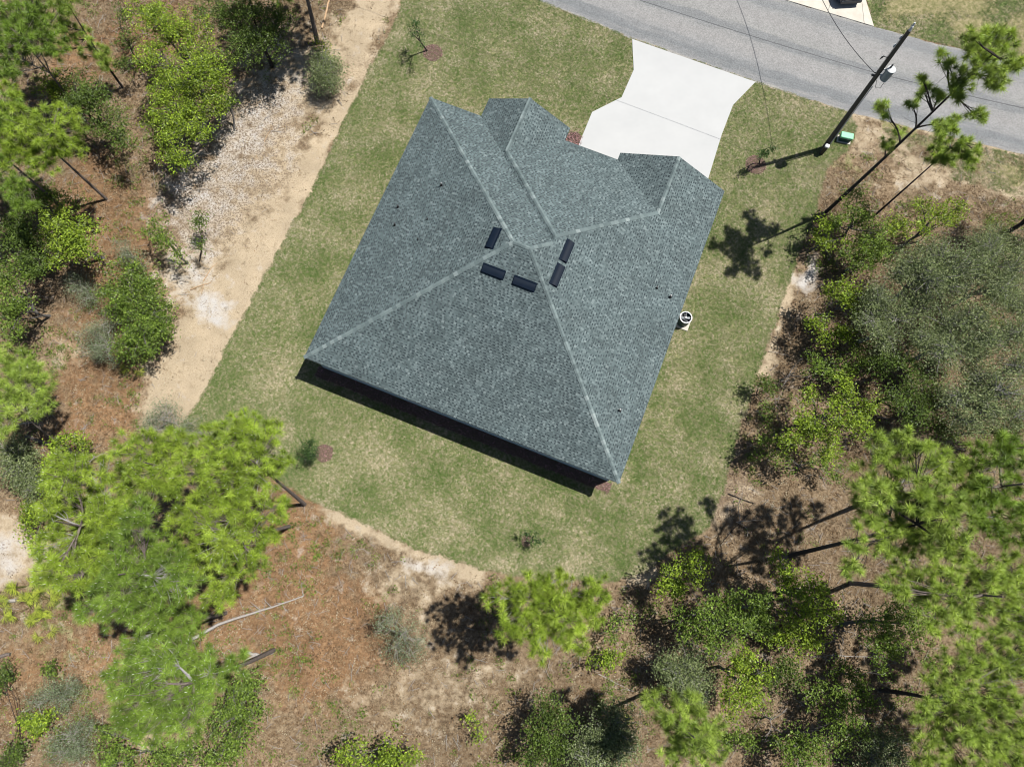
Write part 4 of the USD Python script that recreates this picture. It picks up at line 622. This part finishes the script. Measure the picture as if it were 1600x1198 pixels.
B('pale grey green twiggy shrub at the lower left of the round oak bush', 'shrub', 'shrub', 'sage', 1.4, [(148, 518, 22), (170, 542, 26), (145, 545, 18), (165, 505, 20)], seed=10)
B('small greyish green shrub left of the top of the round oak bush', 'shrub', 'shrub', 'sage', .9, [(128, 452, 18), (138, 466, 17), (118, 442, 14)], seed=11)
B('slender leaning oak sapling above the round oak bush', 'oak', 'oak_tree', 'oak_g', 2.4, [(240, 362, 16), (262, 375, 17), (284, 398, 13), (250, 350, 12)], (294, 412), seed=12)
B('thin upright bush casting a dark shadow on the sand strip edge', 'shrub', 'shrub', 'oak_d', 2.0, [(312, 340, 8), (315, 352, 10), (310, 380, 8)], (311, 410), seed=13, dens=1.3)
B('small silvery shrub tinged yellow touching the top of the round oak bush', 'shrub', 'shrub', 'sage', 1.2, [(195, 393, 18), (208, 402, 14), (222, 418, 12)], seed=14)
B('dark grey green shrub on the sand near the top edge, left of the lawn', 'shrub', 'shrub', 'scrub', 1.6, [(507, 95, 19), (512, 118, 22), (503, 112, 15)], seed=15)
B('bright green sprouting shrub at the foot of the trunk near the top edge', 'shrub', 'shrub', 'oak_y', 1.6, [(503, 74, 11), (508, 88, 8)], seed=16)
B('bright small leaved bush at the left edge of the lower left pine clump', 'shrub', 'shrub', 'oak_y', 2.2, [(90, 712, 20), (105, 690, 16), (75, 745, 22), (95, 760, 20), (130, 690, 16)], seed=17)
B('dull dark shrub under the left edge pine beside a fallen trunk', 'shrub', 'shrub', 'scrub', 1.5, [(30, 722, 30), (14, 702, 22), (42, 745, 20), (50, 765, 16)], seed=18)
B('silvery sage shrub at the corner of the lawn above the pine clump', 'shrub', 'shrub', 'sage', 1.5, [(255, 655, 26), (282, 680, 22), (330, 682, 18), (235, 668, 14), (300, 660, 14)], seed=19)
B('low light green bush between the white sand and the pine clump', 'shrub', 'shrub', 'oak_y', 1.3, [(55, 800, 20), (42, 818, 17), (70, 790, 14), (55, 850, 14)], seed=20)
B('mixed green bush with bare white twigs right of the lower left pine', 'shrub', 'shrub', 'oak_g', 1.6, [(365, 1085, 28), (390, 1110, 26), (350, 1130, 28), (400, 1078, 18), (365, 1165, 24), (345, 1185, 22)], seed=21)
B('low green bush at the bottom edge around the burrow', 'shrub', 'shrub', 'oak_g', 1.2, [(172, 1172, 22), (190, 1190, 26), (268, 1185, 26), (300, 1175, 18), (165, 1140, 16)], seed=22)
B('grey sage shrub in the lower left corner, highest of three', 'shrub', 'shrub', 'sage', 1.3, [(98, 1090, 24), (78, 1082, 20), (112, 1075, 16), (60, 1100, 18)], seed=23)
B('yellow green shrub in the lower left corner between two sage shrubs', 'shrub', 'shrub', 'oak_y', 1.5, [(58, 1125, 22), (72, 1118, 16), (45, 1135, 16)], seed=24)
B('sage shrub in the lower left corner, the lowest of its group', 'shrub', 'shrub', 'sage', 1.3, [(110, 1148, 27), (125, 1172, 22), (95, 1180, 24), (140, 1140, 12)], seed=25)
B('dark little shrub cut by the left edge near the bottom', 'shrub', 'shrub', 'oak_d', 1.2, [(8, 1065, 16), (3, 1050, 12), (12, 1195, 20), (30, 1170, 16)], seed=26)
B('tiny round green bush on the brown ground near the lower left corner', 'shrub', 'shrub', 'oak_g', .7, [(80, 1050, 11), (75, 1042, 7)], seed=27)
B('fresh green bush cut off by the bottom edge left of centre', 'shrub', 'shrub', 'oak_y', 2.0, [(560, 1185, 23), (615, 1180, 26), (642, 1186, 16), (590, 1195, 20), (537, 1192, 14)], seed=28)
B('grey green twiggy shrub alone on the brown leaf litter below the lawn', 'shrub', 'shrub', 'sage', 2.0, [(610, 962, 22), (635, 985, 25), (618, 1012, 24), (645, 1020, 16), (590, 975, 16), (655, 1000, 14)], seed=29, dens=.62)
B('small light green shrub with an open crown near the bottom centre', 'shrub', 'shrub', 'oak_y', 1.2, [(740, 1123, 14), (748, 1144, 12)], seed=30, dens=.7)
B('round bright green shrub right below the vivid yellow pine', 'shrub', 'shrub', 'oak_y', 1.2, [(945, 1033, 14), (958, 1028, 15), (925, 1040, 9)], seed=31)
B('small green bush immediately right of the vivid yellow pine', 'shrub', 'shrub', 'oak_g', 1.6, [(968, 975, 14), (982, 968, 11), (958, 985, 10)], seed=32)
B('bright leafy oak at the lower right corner of the lawn', 'oak', 'oak_tree', 'oak_y', 3.0, [(1045, 902, 18), (1070, 893, 22), (1092, 878, 20), (1060, 922, 18), (1040, 920, 12)], seed=33)
B('spreading green oak below the lower right corner of the lawn', 'oak', 'oak_tree', 'oak_g', 4.0, [(1100, 960, 28), (1140, 945, 24), (1090, 985, 24), (1158, 975, 27), (1130, 1000, 26), (1065, 965, 16)], seed=34)
B('light green open oak at bottom right, above the dark litter', 'oak', 'oak_tree', 'oak_y', 3.6, [(1150, 1060, 28), (1175, 1085, 23), (1158, 1030, 23), (1185, 1052, 18), (1140, 1100, 20)], seed=35)
B('deeper green oak behind the spreading one toward the right pines', 'oak', 'oak_tree', 'oak_g', 3.4, [(1182, 958, 24), (1200, 940, 18), (1195, 975, 18)], seed=36)
B('mottled scrub oak at the bottom edge left of the sage one', 'oak', 'scrub_oak', 'oak_d', 2.8, [(850, 1110, 26), (872, 1132, 28), (845, 1150, 24), (862, 1178, 26), (835, 1185, 18)], seed=37)
B('large sage green scrub oak at the bottom edge right of centre', 'oak', 'scrub_oak', 'scrub', 3.0, [(960, 1128, 26), (945, 1160, 33), (975, 1170, 26), (915, 1182, 24), (935, 1192, 22)], seed=38, dens=1.2)
B('sage and green scrub oak between the round shrub and the bottom right oaks', 'oak', 'scrub_oak', 'scrub', 2.6, [(1060, 1052, 27), (1090, 1072, 26), (1070, 1032, 22), (1048, 1040, 16)], seed=39)
B('bright oak directly under the foot of the large right pine', 'oak', 'oak_tree', 'oak_y', 3.6, [(1245, 918, 26), (1275, 935, 28), (1290, 960, 23), (1250, 965, 23), (1226, 905, 20), (1215, 870, 12)], seed=40)
B('green oak with a curved black stem among the right hand litter', 'oak', 'oak_tree', 'oak_g', 4.0, [(1370, 985, 27), (1400, 1000, 26), (1420, 972, 24), (1442, 958, 22), (1385, 962, 18)], (1311, 975), seed=41)
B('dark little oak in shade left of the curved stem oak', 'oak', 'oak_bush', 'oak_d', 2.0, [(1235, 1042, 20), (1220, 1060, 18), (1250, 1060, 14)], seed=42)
B('broad half shaded oak along the bottom edge at lower right', 'oak', 'oak_tree', 'oak_g', 3.2, [(1240, 1165, 26), (1275, 1175, 26), (1310, 1150, 23), (1340, 1140, 18), (1320, 1110, 18), (1255, 1190, 23)], seed=43)
B('small scattered bright bush left of the short black trunk at lower right', 'shrub', 'shrub', 'oak_g', 1.8, [(1375, 1046, 14), (1340, 1060, 20), (1310, 1050, 16), (1355, 1090, 14)], seed=44)
B('bright yellow green oak at the lawn edge right, before the grey grove', 'oak', 'oak_tree', 'oak_y', 4.2, [(1330, 612, 24), (1355, 640, 24), (1310, 650, 28), (1272, 660, 24), (1345, 665, 20), (1290, 690, 24), (1242, 665, 20), (1226, 690, 16), (1270, 622, 18)], seed=45)
B('yellow green oak at the upper left corner of the grey green grove', 'oak', 'oak_tree', 'oak_y', 3.4, [(1300, 450, 17), (1325, 455, 21), (1335, 478, 16)], seed=46)
B('rounded bright bush on the left side of the grey green grove', 'oak', 'oak_bush', 'oak_y', 2.6, [(1285, 505, 18), (1310, 515, 17), (1287, 530, 14), (1325, 520, 13)], seed=47)
B('muted green bush just below the rounded bright one', 'oak', 'oak_bush', 'oak_g', 2.4, [(1275, 570, 18), (1335, 568, 22), (1345, 545, 16), (1305, 580, 16)], seed=48)
B('grey green oak at the top of the grove on the right', 'oak', 'scrub_oak', 'scrub', 4.6, [(1430, 410, 28), (1470, 400, 28), (1450, 438, 30), (1500, 418, 28), (1490, 448, 26), (1405, 425, 20)], seed=49)
B('grey green oak at the top right of the grove, cut by the frame', 'oak', 'scrub_oak', 'scrub', 4.6, [(1540, 410, 26), (1580, 420, 28), (1560, 455, 28), (1590, 470, 24), (1545, 385, 18)], seed=50)
B('pale twiggy oak at the left of the grey green grove', 'oak', 'scrub_oak', 'scrub', 4.2, [(1375, 470, 26), (1400, 500, 28), (1430, 480, 26), (1385, 530, 26), (1360, 500, 20)], seed=51, dens=.85)
B('grey green oak in the middle of the grove', 'oak', 'scrub_oak', 'scrub', 4.8, [(1480, 510, 30), (1520, 500, 28), (1510, 545, 30), (1545, 530, 26), (1470, 550, 26), (1440, 525, 22), (1585, 520, 24)], seed=52)
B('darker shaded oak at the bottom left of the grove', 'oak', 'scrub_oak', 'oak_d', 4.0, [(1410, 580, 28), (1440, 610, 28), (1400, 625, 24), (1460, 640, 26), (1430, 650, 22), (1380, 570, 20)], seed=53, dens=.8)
B('grey limbed oak at the bottom right of the grove above the pines', 'oak', 'scrub_oak', 'scrub', 4.8, [(1530, 590, 30), (1565, 610, 28), (1590, 572, 26), (1545, 640, 28), (1500, 620, 28), (1590, 650, 23), (1510, 660, 22)], seed=54, dens=.9)
B('green oak around the foot of the very tall sparse pine', 'oak', 'oak_tree', 'oak_g', 2.8, [(1328, 330, 20), (1355, 340, 23), (1370, 365, 20), (1310, 342, 14), (1340, 305, 14)], seed=55)
B('yellowish bush between the lawn shadow and the tall pine foot', 'oak', 'oak_bush', 'oak_y', 2.0, [(1290, 352, 16), (1305, 375, 17), (1283, 370, 12)], seed=56)
B('full green oak bush right of the white sand patch beside the lawn', 'oak', 'oak_bush', 'oak_g', 2.6, [(1345, 388, 22), (1366, 400, 22), (1350, 412, 18), (1330, 402, 16), (1385, 385, 14)], seed=57)
B('bright oak with a thin crooked stem on the bare ground at right', 'oak', 'oak_tree', 'oak_y', 3.6, [(1440, 323, 13), (1470, 330, 20), (1495, 325, 15), (1450, 350, 13), (1482, 345, 13)], (1389, 397), seed=58)
B('small bright oak tuft left of the crooked stem oak', 'oak', 'oak_bush', 'oak_y', 2.0, [(1400, 345, 14), (1405, 360, 12), (1395, 352, 10)], seed=59)
B('leafless grey shrub on the right edge of the lawn', 'shrub', 'dead_shrub', 'dead', 1.6, [(1255, 560, 20), (1240, 582, 17), (1222, 604, 15), (1262, 590, 14)], seed=60)
B('bare grey brush pile at the lower right edge of the lawn', 'shrub', 'dead_shrub', 'dead', .8, [(1168, 838, 17), (1150, 815, 15), (1180, 812, 15), (1160, 770, 14)], seed=61)
B('small dark bush on the lawn edge below the leafless shrub', 'shrub', 'shrub', 'oak_d', 1.6, [(1190, 592, 13), (1205, 605, 13), (1200, 640, 12)], seed=62)
B('leafless pale shrub in the shade near the bottom of the right woods', 'shrub', 'dead_shrub', 'dead', 1.6, [(1205, 1120, 22), (1230, 1105, 18), (1195, 1150, 18)], seed=63)
B('tree beyond the right edge whose shadow falls on the bare ground', 'oak', 'oak_tree', 'oak_d', 6.0, [(1655, 320, 34), (1690, 300, 36), (1700, 345, 34), (1640, 290, 26)], seed=64)

B('open light green oak in the lower right woods beside a pale fallen branch', 'oak', 'oak_tree', 'oak_y', 2.6, [(1262, 1010, 18), (1280, 1000, 16), (1240, 1000, 14)], seed=70, dens=.8)
B('sparse green oak over dark litter between the two bottom right oaks', 'oak', 'oak_tree', 'oak_g', 2.4, [(1290, 1085, 20), (1310, 1075, 16), (1275, 1100, 16), (1300, 1120, 14)], seed=71, dens=.8)
B('low grey green shrub under the bottom right corner pine', 'shrub', 'shrub', 'scrub', 1.5, [(1380, 1165, 22), (1405, 1180, 20), (1360, 1185, 18)], seed=72)
B('low green bush in the gap right of the bottom edge pine', 'shrub', 'shrub', 'oak_g', 1.4, [(1150, 1150, 16), (1165, 1165, 14), (1140, 1165, 12)], seed=73)
B('bright sprawling bush on the orange litter left of the curved stem oak', 'shrub', 'shrub', 'oak_y', 1.6, [(1215, 985, 15), (1200, 1000, 14), (1225, 1000, 12)], seed=74)
B('bright bush at the top left between the corner pine and the slender pine', 'oak', 'oak_bush', 'oak_y', 2.4, [(90, 130, 18), (75, 145, 16), (100, 150, 15)], seed=75)
B('green bush under the left edge pine with the slanting trunk', 'oak', 'oak_bush', 'oak_g', 2.4, [(60, 300, 20), (85, 305, 20), (45, 318, 16), (110, 315, 15)], seed=76)
B('dark mixed bush at the top edge between the two upper left oaks and the frame', 'oak', 'oak_bush', 'oak_d', 2.6, [(190, 20, 14), (200, 60, 14), (195, 95, 14)], seed=77)
B('muted oak bush in the shade at the lower right corner of the grove', 'oak', 'oak_bush', 'oak_d', 2.8, [(1590, 680, 20), (1480, 672, 20), (1455, 668, 16), (1560, 675, 16)], seed=78)
B('bright small oak between the grove and the bare ground at the right edge', 'oak', 'oak_bush', 'scrub', 3.0, [(1560, 375, 20), (1530, 380, 18), (1590, 385, 18)], seed=79)
B('green bush directly below the yellow green oak at the lawn edge', 'oak', 'oak_bush', 'oak_g', 1.8, [(1200, 700, 15), (1225, 720, 14), (1290, 722, 16), (1310, 735, 14)], seed=80)
B('scraggly shrub with white twigs under the spreading oak', 'shrub', 'shrub', 'sage', 1.3, [(1075, 1000, 15), (1105, 1020, 14), (1120, 1030, 12)], seed=81)

# palmettos: fans of stiff blades
def palmetto(label, px, py, fronds, h, seed):
    rng = np.random.default_rng(seed); bp = G(px, py); root = thing('palmetto', label, 'palmetto', loc=bp)
    for k in range(fronds):
        a = rng.uniform(0, 2 * math.pi); rr = rng.uniform(.35, .8); e = np.array([math.cos(a) * rr, math.sin(a) * rr, h * rng.uniform(.6, 1.2)])
        fr = obj('stalk', tube([np.zeros(3), e * [.5, .5, .75], e], [.012, .01, .008], 4), MAT['palm'], root); vs, fs = [], []
        out = unit(np.array([math.cos(a), math.sin(a), .1]))
        nb = 17; 
        for m in range(nb):
            th = a + (m / (nb - 1) - .5) * 4.0; d = np.array([math.cos(th), math.sin(th), -.12 + .2 * rng.random()]); L = rng.uniform(.38, .52); s = np.cross(d, [0, 0, 1]) * .016
            o_ = len(vs); vs += [e, e + d * L * .5 + s, e + d * L, e + d * L * .5 - s]; fs += [(o_, o_ + 1, o_ + 2), (o_, o_ + 2, o_ + 3)]
        vary(obj('frond', trimesh.Trimesh(np.array(vs), np.array(fs), process=False), MAT['palm'], root), 4)
palmetto('yellow palmetto beside the grey log end at the left edge, upper one', 45, 915, 5, .6, 1); palmetto('widest yellow green palmetto near the left edge', 48, 948, 9, .7, 2)
palmetto('green palmetto right of the widest yellow green one', 78, 935, 7, .6, 3); palmetto('low palmetto right below the widest one on brown ground', 75, 978, 6, .5, 4); palmetto('small palmetto below the round oak bush beside the sand strip', 218, 565, 4, .4, 5); palmetto('dark palmetto at the left edge under the grey log end', 8, 958, 6, .6, 6)

# planted saplings in rings of mulch
def sapling(label, rlabel, rpx, rr, base, lobes, z, seed, style='sapling', straw=False):
    rng = np.random.default_rng(seed); c = G(*rpx); ring = thing('mulch_ring', rlabel, 'mulch ring', loc=c)
    g = wobble(Point(0, 0).buffer(rr, quad_segs=12), .1, .12, seed, .3); obj('mulch_bed', slab(g, 0.0, .03), MAT['mulch_base'], ring)
    n = int(620 * rr * rr); q = rng.uniform(-rr, rr, (n, 2)) * 1.06; q = q[np.hypot(*q.T) < rr * 1.04]; v, f = leaves(np.c_[q, .035 + rng.random(len(q)) * .035], .085, rng, 1.6, .4); vary(obj('bark_chips', trimesh.Trimesh(v, f, process=False), MAT['mulch'], ring, kind='stuff'), 4)
    STYLE['_s'] = dict(size=.09, dens=520, spread=.13, leaf=style, bark='bark_dark', twigs=4); broadleaf(label, 'sapling', 'sapling', '_s', z, lobes, base, seed + 300, low=.5)
sapling('thin green sapling planted in the front lawn near the sandy left margin', 'round reddish mulch ring in the front lawn at upper left', (676, 83), .66, (668, 80), [(646, 42, 10), (652, 52, 10), (640, 50, 8), (656, 64, 7)], 2.2, 11)
sapling('young tree with a dark crown in the side lawn left of the pole', 'reddish mulch ring in the lawn right of the driveway', (1181, 258), .68, (1187, 257), [(1198, 238, 11), (1190, 245, 9), (1204, 231, 9)], 2.0, 12)
sapling('bushy dark green sapling in the back lawn near the lower left pines', 'pinkish brown mulch ring at the back lawn left side', (507, 708), .52, (492, 712), [(480, 702, 14), (488, 712, 13), (472, 712, 11), (484, 694, 10)], 1.5, 13)
sapling('small sapling in the middle of the back lawn above the vivid pine', 'small thin mulch ring in the middle of the back lawn', (822, 845), .3, (820, 848), [(832, 838, 10), (838, 846, 8), (826, 832, 8)], 1.3, 14)

# logs, fallen branches, burrow
def log(label, pxs, r0, r1, mat, name='fallen_log', cat_='log', zs=None, seed=0, snags=3):
    rng = np.random.default_rng(seed); pts = np.array([G(x, y, 0) for x, y in pxs]); l = LineString(pts[:, :2]); n = 12
    q = np.array([[*l.interpolate(t, True).coords[0], 0] for t in np.linspace(0, 1, n)]); R = np.linspace(r0, r1, n); q[:, 2] = R * .9 + .03 + (0 if zs is None else np.interp(np.linspace(0, 1, n), np.linspace(0, 1, len(zs)), zs)); q += np.c_[rng.normal(size=(n, 2)) * r0 * .25, np.zeros(n)]
    root = thing(name, label, cat_, loc=q[0]); obj('trunk', tube(q - q[0], R, 8), MAT[mat], root, smooth=50)
    for k in range(snags):
        a = q[rng.integers(3, n)]; e = a + unit(np.array([*rng.normal(size=2), .35])) * rng.uniform(.25, .9); obj('snag', tube(limb_path(a, e, rng, .1, 4) - q[0], np.linspace(r1 * .7 + .006, .005, 4), 5), MAT[mat], root)
log('long grey fallen log between the two lower left pine groups', [(298, 1000), (350, 972), (420, 950), (474, 931)], .10, .035, 'dead', seed=1, snags=6, zs=[.5, .2, .1, 0])
log('orange peeled log standing out on the ground at the top edge', [(516, -6), (509, 25), (503, 46)], .06, .07, 'tan_wood', seed=2, snags=0)
log('dark grey fallen trunk under the left edge pine', [(112, 704), (70, 692), (42, 682)], .12, .10, 'bark_pine', seed=3, snags=2)
log('grey log end poking in at the left edge beside the palmettos', [(-40, 942), (0, 938), (27, 937)], .12, .10, 'dead', seed=4, snags=0)
log('short dark log at the left edge below the palmettos', [(-30, 1030), (0, 1024), (18, 1021)], .12, .09, 'bark_pine', seed=5, snags=0)
log('thin peeled branch lying on the sand strip left of the house', [(318, 440), (330, 420), (340, 411)], .03, .015, 'tan_wood', 'fallen_branch', 'branch', seed=6, snags=1)
log('brown branch with a dark underside on the sand strip, below the peeled one', [(298, 453), (315, 446), (331, 442)], .035, .02, 'tan_wood', 'fallen_branch', 'branch', seed=7, snags=1)
log('dead branch sticking out on the grey ground at the right edge of the lawn', [(1138, 771), (1158, 780), (1178, 786)], .04, .02, 'bark_dark', 'fallen_branch', 'branch', seed=8, snags=2)
log('crooked pale branch on the litter right of the lower lawn corner', [(1120, 858), (1135, 838), (1150, 822), (1172, 800)], .03, .015, 'bark_dark', 'fallen_branch', 'branch', seed=9, snags=4)
log('bleached branch curving across the ground under the left edge pine', [(18, 668), (40, 660), (60, 661), (82, 672)], .035, .02, 'dead', 'fallen_branch', 'branch', seed=10, snags=3)
log('thin dead stick on the brown clearing at the upper left', [(140, 60), (168, 62), (205, 70), (218, 60)], .03, .015, 'bark_dark', 'fallen_branch', 'branch', seed=11, snags=3)
log('grey dead branch under the long log, beside the lower pine', [(385, 1018), (410, 1024), (428, 1018)], .09, .08, 'dead', 'fallen_branch', 'branch', seed=12, snags=1)
log('pale fallen branch in shade at the right woods below the bright oak', [(1290, 1022), (1330, 1025), (1380, 1026), (1400, 1035)], .03, .012, 'dead', 'fallen_branch', 'branch', seed=13, snags=7)
log('bleached branching limb inside the large pine clump', [(232, 770), (255, 758), (275, 742)], .045, .02, 'dead', 'fallen_branch', 'branch', seed=14, snags=6, zs=[7.5, 8.0, 8.6])
log('thin pale branch on the ground below the round shrub at bottom right', [(935, 1052), (965, 1068), (990, 1080)], .028, .012, 'dead', 'fallen_branch', 'branch', seed=15, snags=3)
for k, (x, y, lab) in enumerate([(380, 100, 'broken pale sticks lying by the dark oak on the upper white sand'), (425, 205, 'brown twig heap at the edge of the upper white sand'), (408, 262, 'brown twig heap left of the sand strip, level with the roof vents'), (300, 250, 'scattered sticks at the left end of the white sand')]):
    rng = np.random.default_rng(60 + k); c = G(x, y); root = thing('stick_pile', lab, 'sticks', loc=c)
    for m in range(9):
        a = rng.uniform(0, math.pi); L = rng.uniform(.3, .9); o_ = np.array([*rng.normal(size=2) * .35, .04]); d = np.array([math.cos(a), math.sin(a), .08]); obj('stick', tube(limb_path(o_ - d * L, o_ + d * L, rng, .05, 4), np.linspace(.022, .01, 4), 5), MAT[('tan_wood', 'dead', 'bark_pine')[m % 3]], root)
hc = G(231, 1158); burrow = thing('burrow', 'dark round burrow hole with a ring of pale sand near the bottom left', 'burrow', loc=hc)
aa = np.linspace(0, 2 * math.pi, 25)[:-1]; rs = [(.20, .02), (.26, .12), (.38, .16), (.55, .07), (.75, -.02)]; vv = np.vstack([np.c_[np.cos(aa) * r * (1 + .12 * np.sin(3 * aa)), np.sin(aa) * r, np.full(24, z)] for r, z in rs]); ff = [(s * 24 + q, (s + 1) * 24 + q, (s + 1) * 24 + (q + 1) % 24, s * 24 + (q + 1) % 24) for s in range(4) for q in range(24)]
obj('rim', (vv, np.array(ff)), MAT['rim'], burrow, smooth=True); obj('hole', cyl(.25, .03, (0, 0, .015), 20), MAT['soil'], burrow)
fb = G(896, 217); mb = thing('mulch_bed', 'small red brown mulch bed in the front corner beside the driveway', 'mulch bed', loc=fb)
for nm, (w, h) in (('mulch_soil', (.75, .62)),): obj(nm, slab(wobble(Point(0, 0).buffer(.52), .1, .12, 5, .3), 0.013, .04), MAT['mulch_base'], mb)
rng = np.random.default_rng(9); q = rng.normal(size=(330, 2)) * .27; v, f = leaves(np.c_[q, .05 + rng.random(330) * .12], .09, rng, 1.0, .45); vary(obj('bark_chips', trimesh.Trimesh(v, f, process=False), MAT['mulch'], mb, kind='stuff'), 4)
bb = Polygon([H(a, b, 0)[:2] for a, b in ((.0, -.35), (W_ - .05, -.35), (W_ + .0, .28), (0.0, .28))]); mb2 = thing('mulch_bed', 'long mulch strip along the back wall under the eave', 'mulch bed')
obj('mulch_soil', slab(wobble(bb, .2, .12, 6, .5), 0.013, .035), MAT['mulch_base'], mb2)
rng = np.random.default_rng(10); ab = rng.uniform((0, -.45), (W_, .3), (2600, 2)); c3 = np.array([H(a, b, .045 + .02 * rng.random()) for a, b in ab]); v, f = leaves(c3, .085, rng, 1.6, .4); vary(obj('bark_chips', trimesh.Trimesh(v, f, process=False), MAT['mulch'], mb2, kind='stuff'), 4)

# ---------------------------------------------------------------- grass, litter, undergrowth
def scatter(name, protos, mat, pos, rng, s0, s1, **cd):
    pi = UsdGeom.PointInstancer.Define(stage, path_for(name)); pr = []
    for m in protos: c_ = obj('clump', m, mat, pi.GetPrim()); pr.append((vary(c_, 4) if name == 'undergrowth' else c_).GetPath())
    n = len(pos); pi.CreatePrototypesRel().SetTargets(pr); pi.CreateProtoIndicesAttr(Vt.IntArray.FromNumpy(rng.integers(0, len(protos), n).astype(np.int32)))
    pi.CreatePositionsAttr(Vt.Vec3fArray.FromNumpy(pos.astype(np.float32))); a = rng.uniform(0, 2 * math.pi, n)
    pi.CreateOrientationsAttr(Vt.QuathArray([Gf.Quath(float(c), 0.0, 0.0, float(s)) for c, s in zip(np.cos(a / 2), np.sin(a / 2))]))
    sc = rng.uniform(s0, s1, n)[:, None] * np.ones(3); pi.CreateScalesAttr(Vt.Vec3fArray.FromNumpy(sc.astype(np.float32)))
    setcd(pi.GetPrim(), **cd)
def tuft(rng, n, L, w, lean):
    az = rng.uniform(0, 2 * math.pi, n); o = rng.normal(size=(n, 2)) * .035; l = L * rng.uniform(.6, 1.2, n); d = np.c_[np.cos(az) * lean, np.sin(az) * lean, np.ones(n) * rng.uniform(.35, 1, n)]; d = unit(d); b = np.c_[o, np.zeros(n)]; s = np.c_[-np.sin(az), np.cos(az), np.zeros(n)] * w / 2
    v = np.stack([b - s, b + s, b + d * l[:, None]], 1).reshape(-1, 3); return trimesh.Trimesh(v, np.arange(n * 3).reshape(-1, 3), process=False)
def inside_points(poly, n, rng):
    x0, y0, x1, y1 = poly.bounds; q = rng.uniform((x0, y0), (x1, y1), (int(n * (x1 - x0) * (y1 - y0) / poly.area * 1.05), 2)); shapely.prepare(poly); return q[shapely.contains_xy(poly, q[:, 0], q[:, 1])]
rng = np.random.default_rng(77)
view = gpoly([(-60, -60), (1660, -60), (1660, 1260), (-60, 1260)])
gpol = LAWN.buffer(.10).difference(DRIVE.buffer(.02)).difference(ROAD.buffer(-.10)).difference(HOUSE).intersection(view)
gpos = inside_points(gpol, 190000, rng); 
scatter('lawn_grass', [tuft(rng, 14, .062, .010, 1.0) for _ in range(6)], MAT['grass'], np.c_[gpos, np.full(len(gpos), .012)], rng, .7, 1.3, label='short patchy green and straw coloured grass of the lawn', cat='grass', kind='stuff')
vpol = shapely.union_all([FAR_LAWN, gpoly([(1380, 200), (1600, 243), (1680, 262), (1680, 330), (1560, 300), (1420, 262)])]).difference(ROAD.buffer(-.05)).intersection(view)
vpos = inside_points(vpol, 16000, rng)
scatter('verge_grass', [tuft(rng, 16, .10, .012, 1.0) for _ in range(4)], MAT['grass'], np.c_[vpos, np.full(len(vpos), .012)], rng, .7, 1.3, label='dry grass on the verges beside and beyond the road', cat='grass', kind='stuff')
woods = view.difference(shapely.union_all([LAWN.buffer(.25), ROAD, DRIVE, NDRIVE, FAR_LAWN, HOUSE]))
wp = inside_points(woods, 90000, rng)
from scipy.interpolate import RegularGridInterpolator
def field(a): return RegularGridInterpolator((gy, gx), a.reshape(len(gy), len(gx)))
fs_, fw_, fh_ = field(np.maximum(sand, white)), field(white), field(gv[:, 2])
sv = fs_(wp[:, ::-1]) + 1.2 * fw_(wp[:, ::-1]); keep = rng.random(len(wp)) < np.clip(1.05 - sv * 1.45, .07, 1); wp = wp[keep]
def bits(rng, n, spread, size, aspect): return trimesh.Trimesh(*leaves(np.c_[rng.normal(size=(n, 2)) * spread, rng.uniform(.006, .03, n)], size, rng, 1.3, aspect), process=False)
scatter('leaf_litter', [bits(rng, 7, .13, .075, .5) for _ in range(4)] + [bits(rng, 8, .12, .16, .07) for _ in range(3)], MAT['litter'], np.c_[wp, fh_(wp[:, ::-1])], rng, .7, 1.3, label='brown fallen leaves and pine straw covering the ground of the woods', cat='leaf litter', kind='stuff')
up_ = inside_points(woods, 24000, rng); nn_ = fbm2(up_, 3.0, 91, 4); uv_ = fs_(up_[:, ::-1]); up_ = up_[(rng.random(len(up_)) < np.clip((nn_ - .50) * 4.5, .03, .6)) & (uv_ < .5)]
def sprig(rng, n, r): 
    c = rng.normal(size=(n, 3)) * [r, r, r * .45]; c[:, 2] = np.abs(c[:, 2]) + .04; return trimesh.Trimesh(*leaves(c, .085, rng, .8, .5), process=False)
scatter('undergrowth', [sprig(rng, 30, .17) for _ in range(3)] + [sprig(rng, 10, .08) for _ in range(2)], MAT['oak_g'], np.c_[up_, fh_(up_[:, ::-1])], rng, .6, 1.4, label='small green sprigs scattered over the floor of the woods', cat='undergrowth', kind='stuff')
tw_ = inside_points(woods, 3600, rng); tw_ = tw_[rng.random(len(tw_)) > fs_(tw_[:, ::-1]) * 1.1]
def stick(rng): 
    L = rng.uniform(.15, .42); return joined([tube(limb_path(np.array([-L, 0, .03]), np.array([L, 0, .05]), rng, .1, 4), np.linspace(.011, .006, 4), 4), tube(limb_path(np.array([0, 0, .04]), np.array([L * .6, L * .5, .06]), rng, .1, 3), np.linspace(.007, .004, 3), 4)])
scatter('twigs', [stick(rng) for _ in range(6)], MAT['dead'], np.c_[tw_, fh_(tw_[:, ::-1])], rng, .6, 1.4, label='small bleached twigs lying about on the litter', cat='twigs', kind='stuff')
